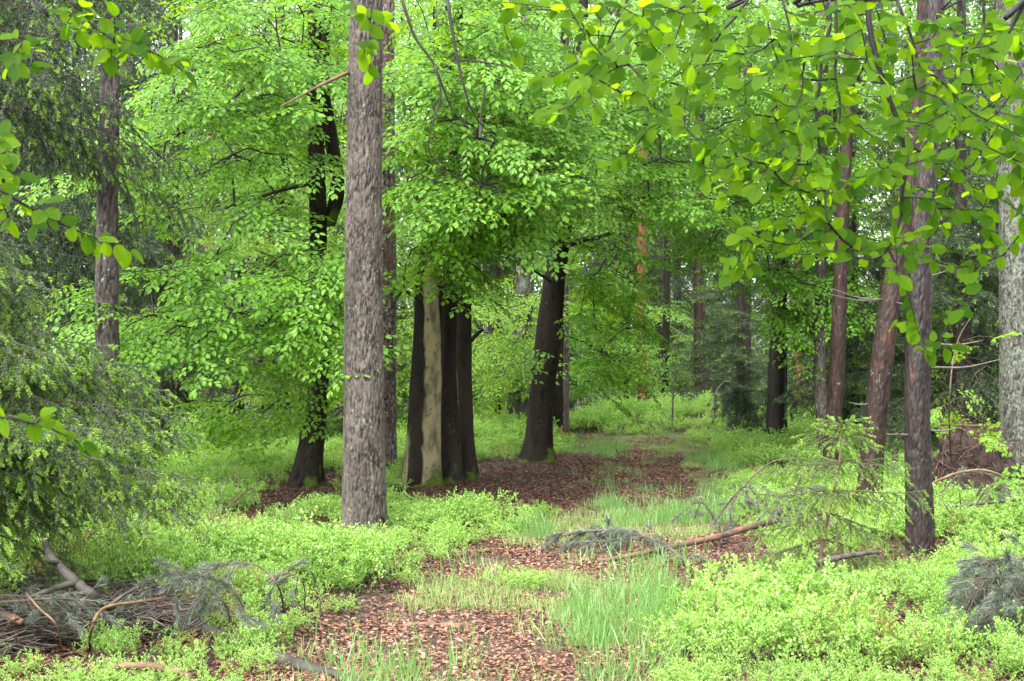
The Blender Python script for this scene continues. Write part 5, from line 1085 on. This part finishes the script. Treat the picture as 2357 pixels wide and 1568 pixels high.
k = (inl | inp | edge) & ((r.uniform(size=len(P)) < 0.8) | ~gr); P = P[k]; dk = (inl[k] | ((P[:, 1] > 15.0) & (r.uniform(size=len(P)) < 0.6))); n = len(P); P[:, 2] += 0.008
scatter('fallen_leaves', P, np.stack([r.normal(size=n) * 0.03, r.normal(size=n) * 0.03, r.uniform(0, 6.28, n)], -1), r.uniform(0.8, 1.15, n), r.integers(0, 4, n) + 4 * dk, lp, 'dead brown and orange beech leaves strewn over the path', 'leaf litter')

def grass_proto(seed, n=26, h=(0.08, 0.26), rad=0.12, flop=0.8):
    r = np.random.default_rng(seed); b = MB(); a = r.uniform(0, 6.28, n); q = np.sqrt(r.uniform(0, 1, n)) * rad; P = np.stack([np.cos(a) * q, np.sin(a) * q, np.zeros(n)], -1)
    X = np.stack([np.cos(a) * flop * r.uniform(0, 1, n) + r.normal(size=n) * 0.15, np.sin(a) * flop * r.uniform(0, 1, n) + r.normal(size=n) * 0.15, np.ones(n)], -1); N = np.stack([np.cos(a), np.sin(a), np.full(n, 0.3)], -1) + r.normal(size=(n, 3)) * 0.4
    L = r.uniform(*h, n); b.stamp(*BLADE, P, X, N, L, 0, wid=np.clip(0.16 / L * 1.4, 0.9, 2.2), bend=r.uniform(-0.1, 0.5, n)); return b
gpz = [proto(grass_proto(940 + k), 'grass_tuft', [M['grass_a']]) for k in range(3)] + [proto(grass_proto(950 + k, 34, (0.06, 0.15), 0.12, 0.8), 'grass_tuft', [M['grass_b']]) for k in range(3)]
P = np.concatenate([field(5.2, 12, 115), field(12, 20, 75), field(20, 31, 80)]); px = to_px(P); w = np.zeros(len(P)); inp = in_poly(px, PATH)
nz = fbm(P * np.array([1.4, 1.4, 0]) + 7, 61, 3)
for c in GRASS: w = np.where(in_poly(px, c), 0.6 + 0.9 * np.clip((nz - 0.4) * 4, 0, 1), w)
LUSH = [(1320, 1400), (1380, 1350), (1480, 1330), (1570, 1350), (1560, 1450), (1440, 1490), (1340, 1500)]
w = np.where(in_poly(px, LUSH), 0.25 + 0.7 * np.clip((nz - 0.38) * 5, 0, 1), w); w = np.where(inp & (w == 0), 0.20 * np.clip((nz - 0.5) * 5, 0, 1) + 0.015, w); w = w * np.where(P[:, 1] > 14.5, 0.7, 1.0); w = np.where(in_poly(px, GRASS[2]) | in_poly(px, GRASS[3]), 1.6, w)
w = np.where(in_poly(px, [(1360, 1275), (1740, 1225), (1740, 1285), (1400, 1350), (1360, 1330)]), w * 0.4, w)
n2 = fbm(P * np.array([3.2, 3.2, 0]) + 3, 67, 2); w = w * np.clip((n2 - 0.30) * 5, 0.2, 1)
k = r.uniform(size=len(P)) < w; P = P[k]; lush = in_poly(px[k], LUSH) | (nz[k] > 0.56); n = len(P)
scatter('grass', P, np.stack([r.normal(size=n) * 0.1, r.normal(size=n) * 0.1, r.uniform(0, 6.28, n)], -1), r.uniform(0.7, 1.25, n) * np.where(lush, 1.05, 0.8) * np.where(P[:, 1] > 14.5, 0.72, 1), r.integers(0, 3, n) + 3 * (~lush | (r.uniform(size=n) < 0.25)), gpz, 'thin blue-green and straw-coloured grass on the path', 'grass')
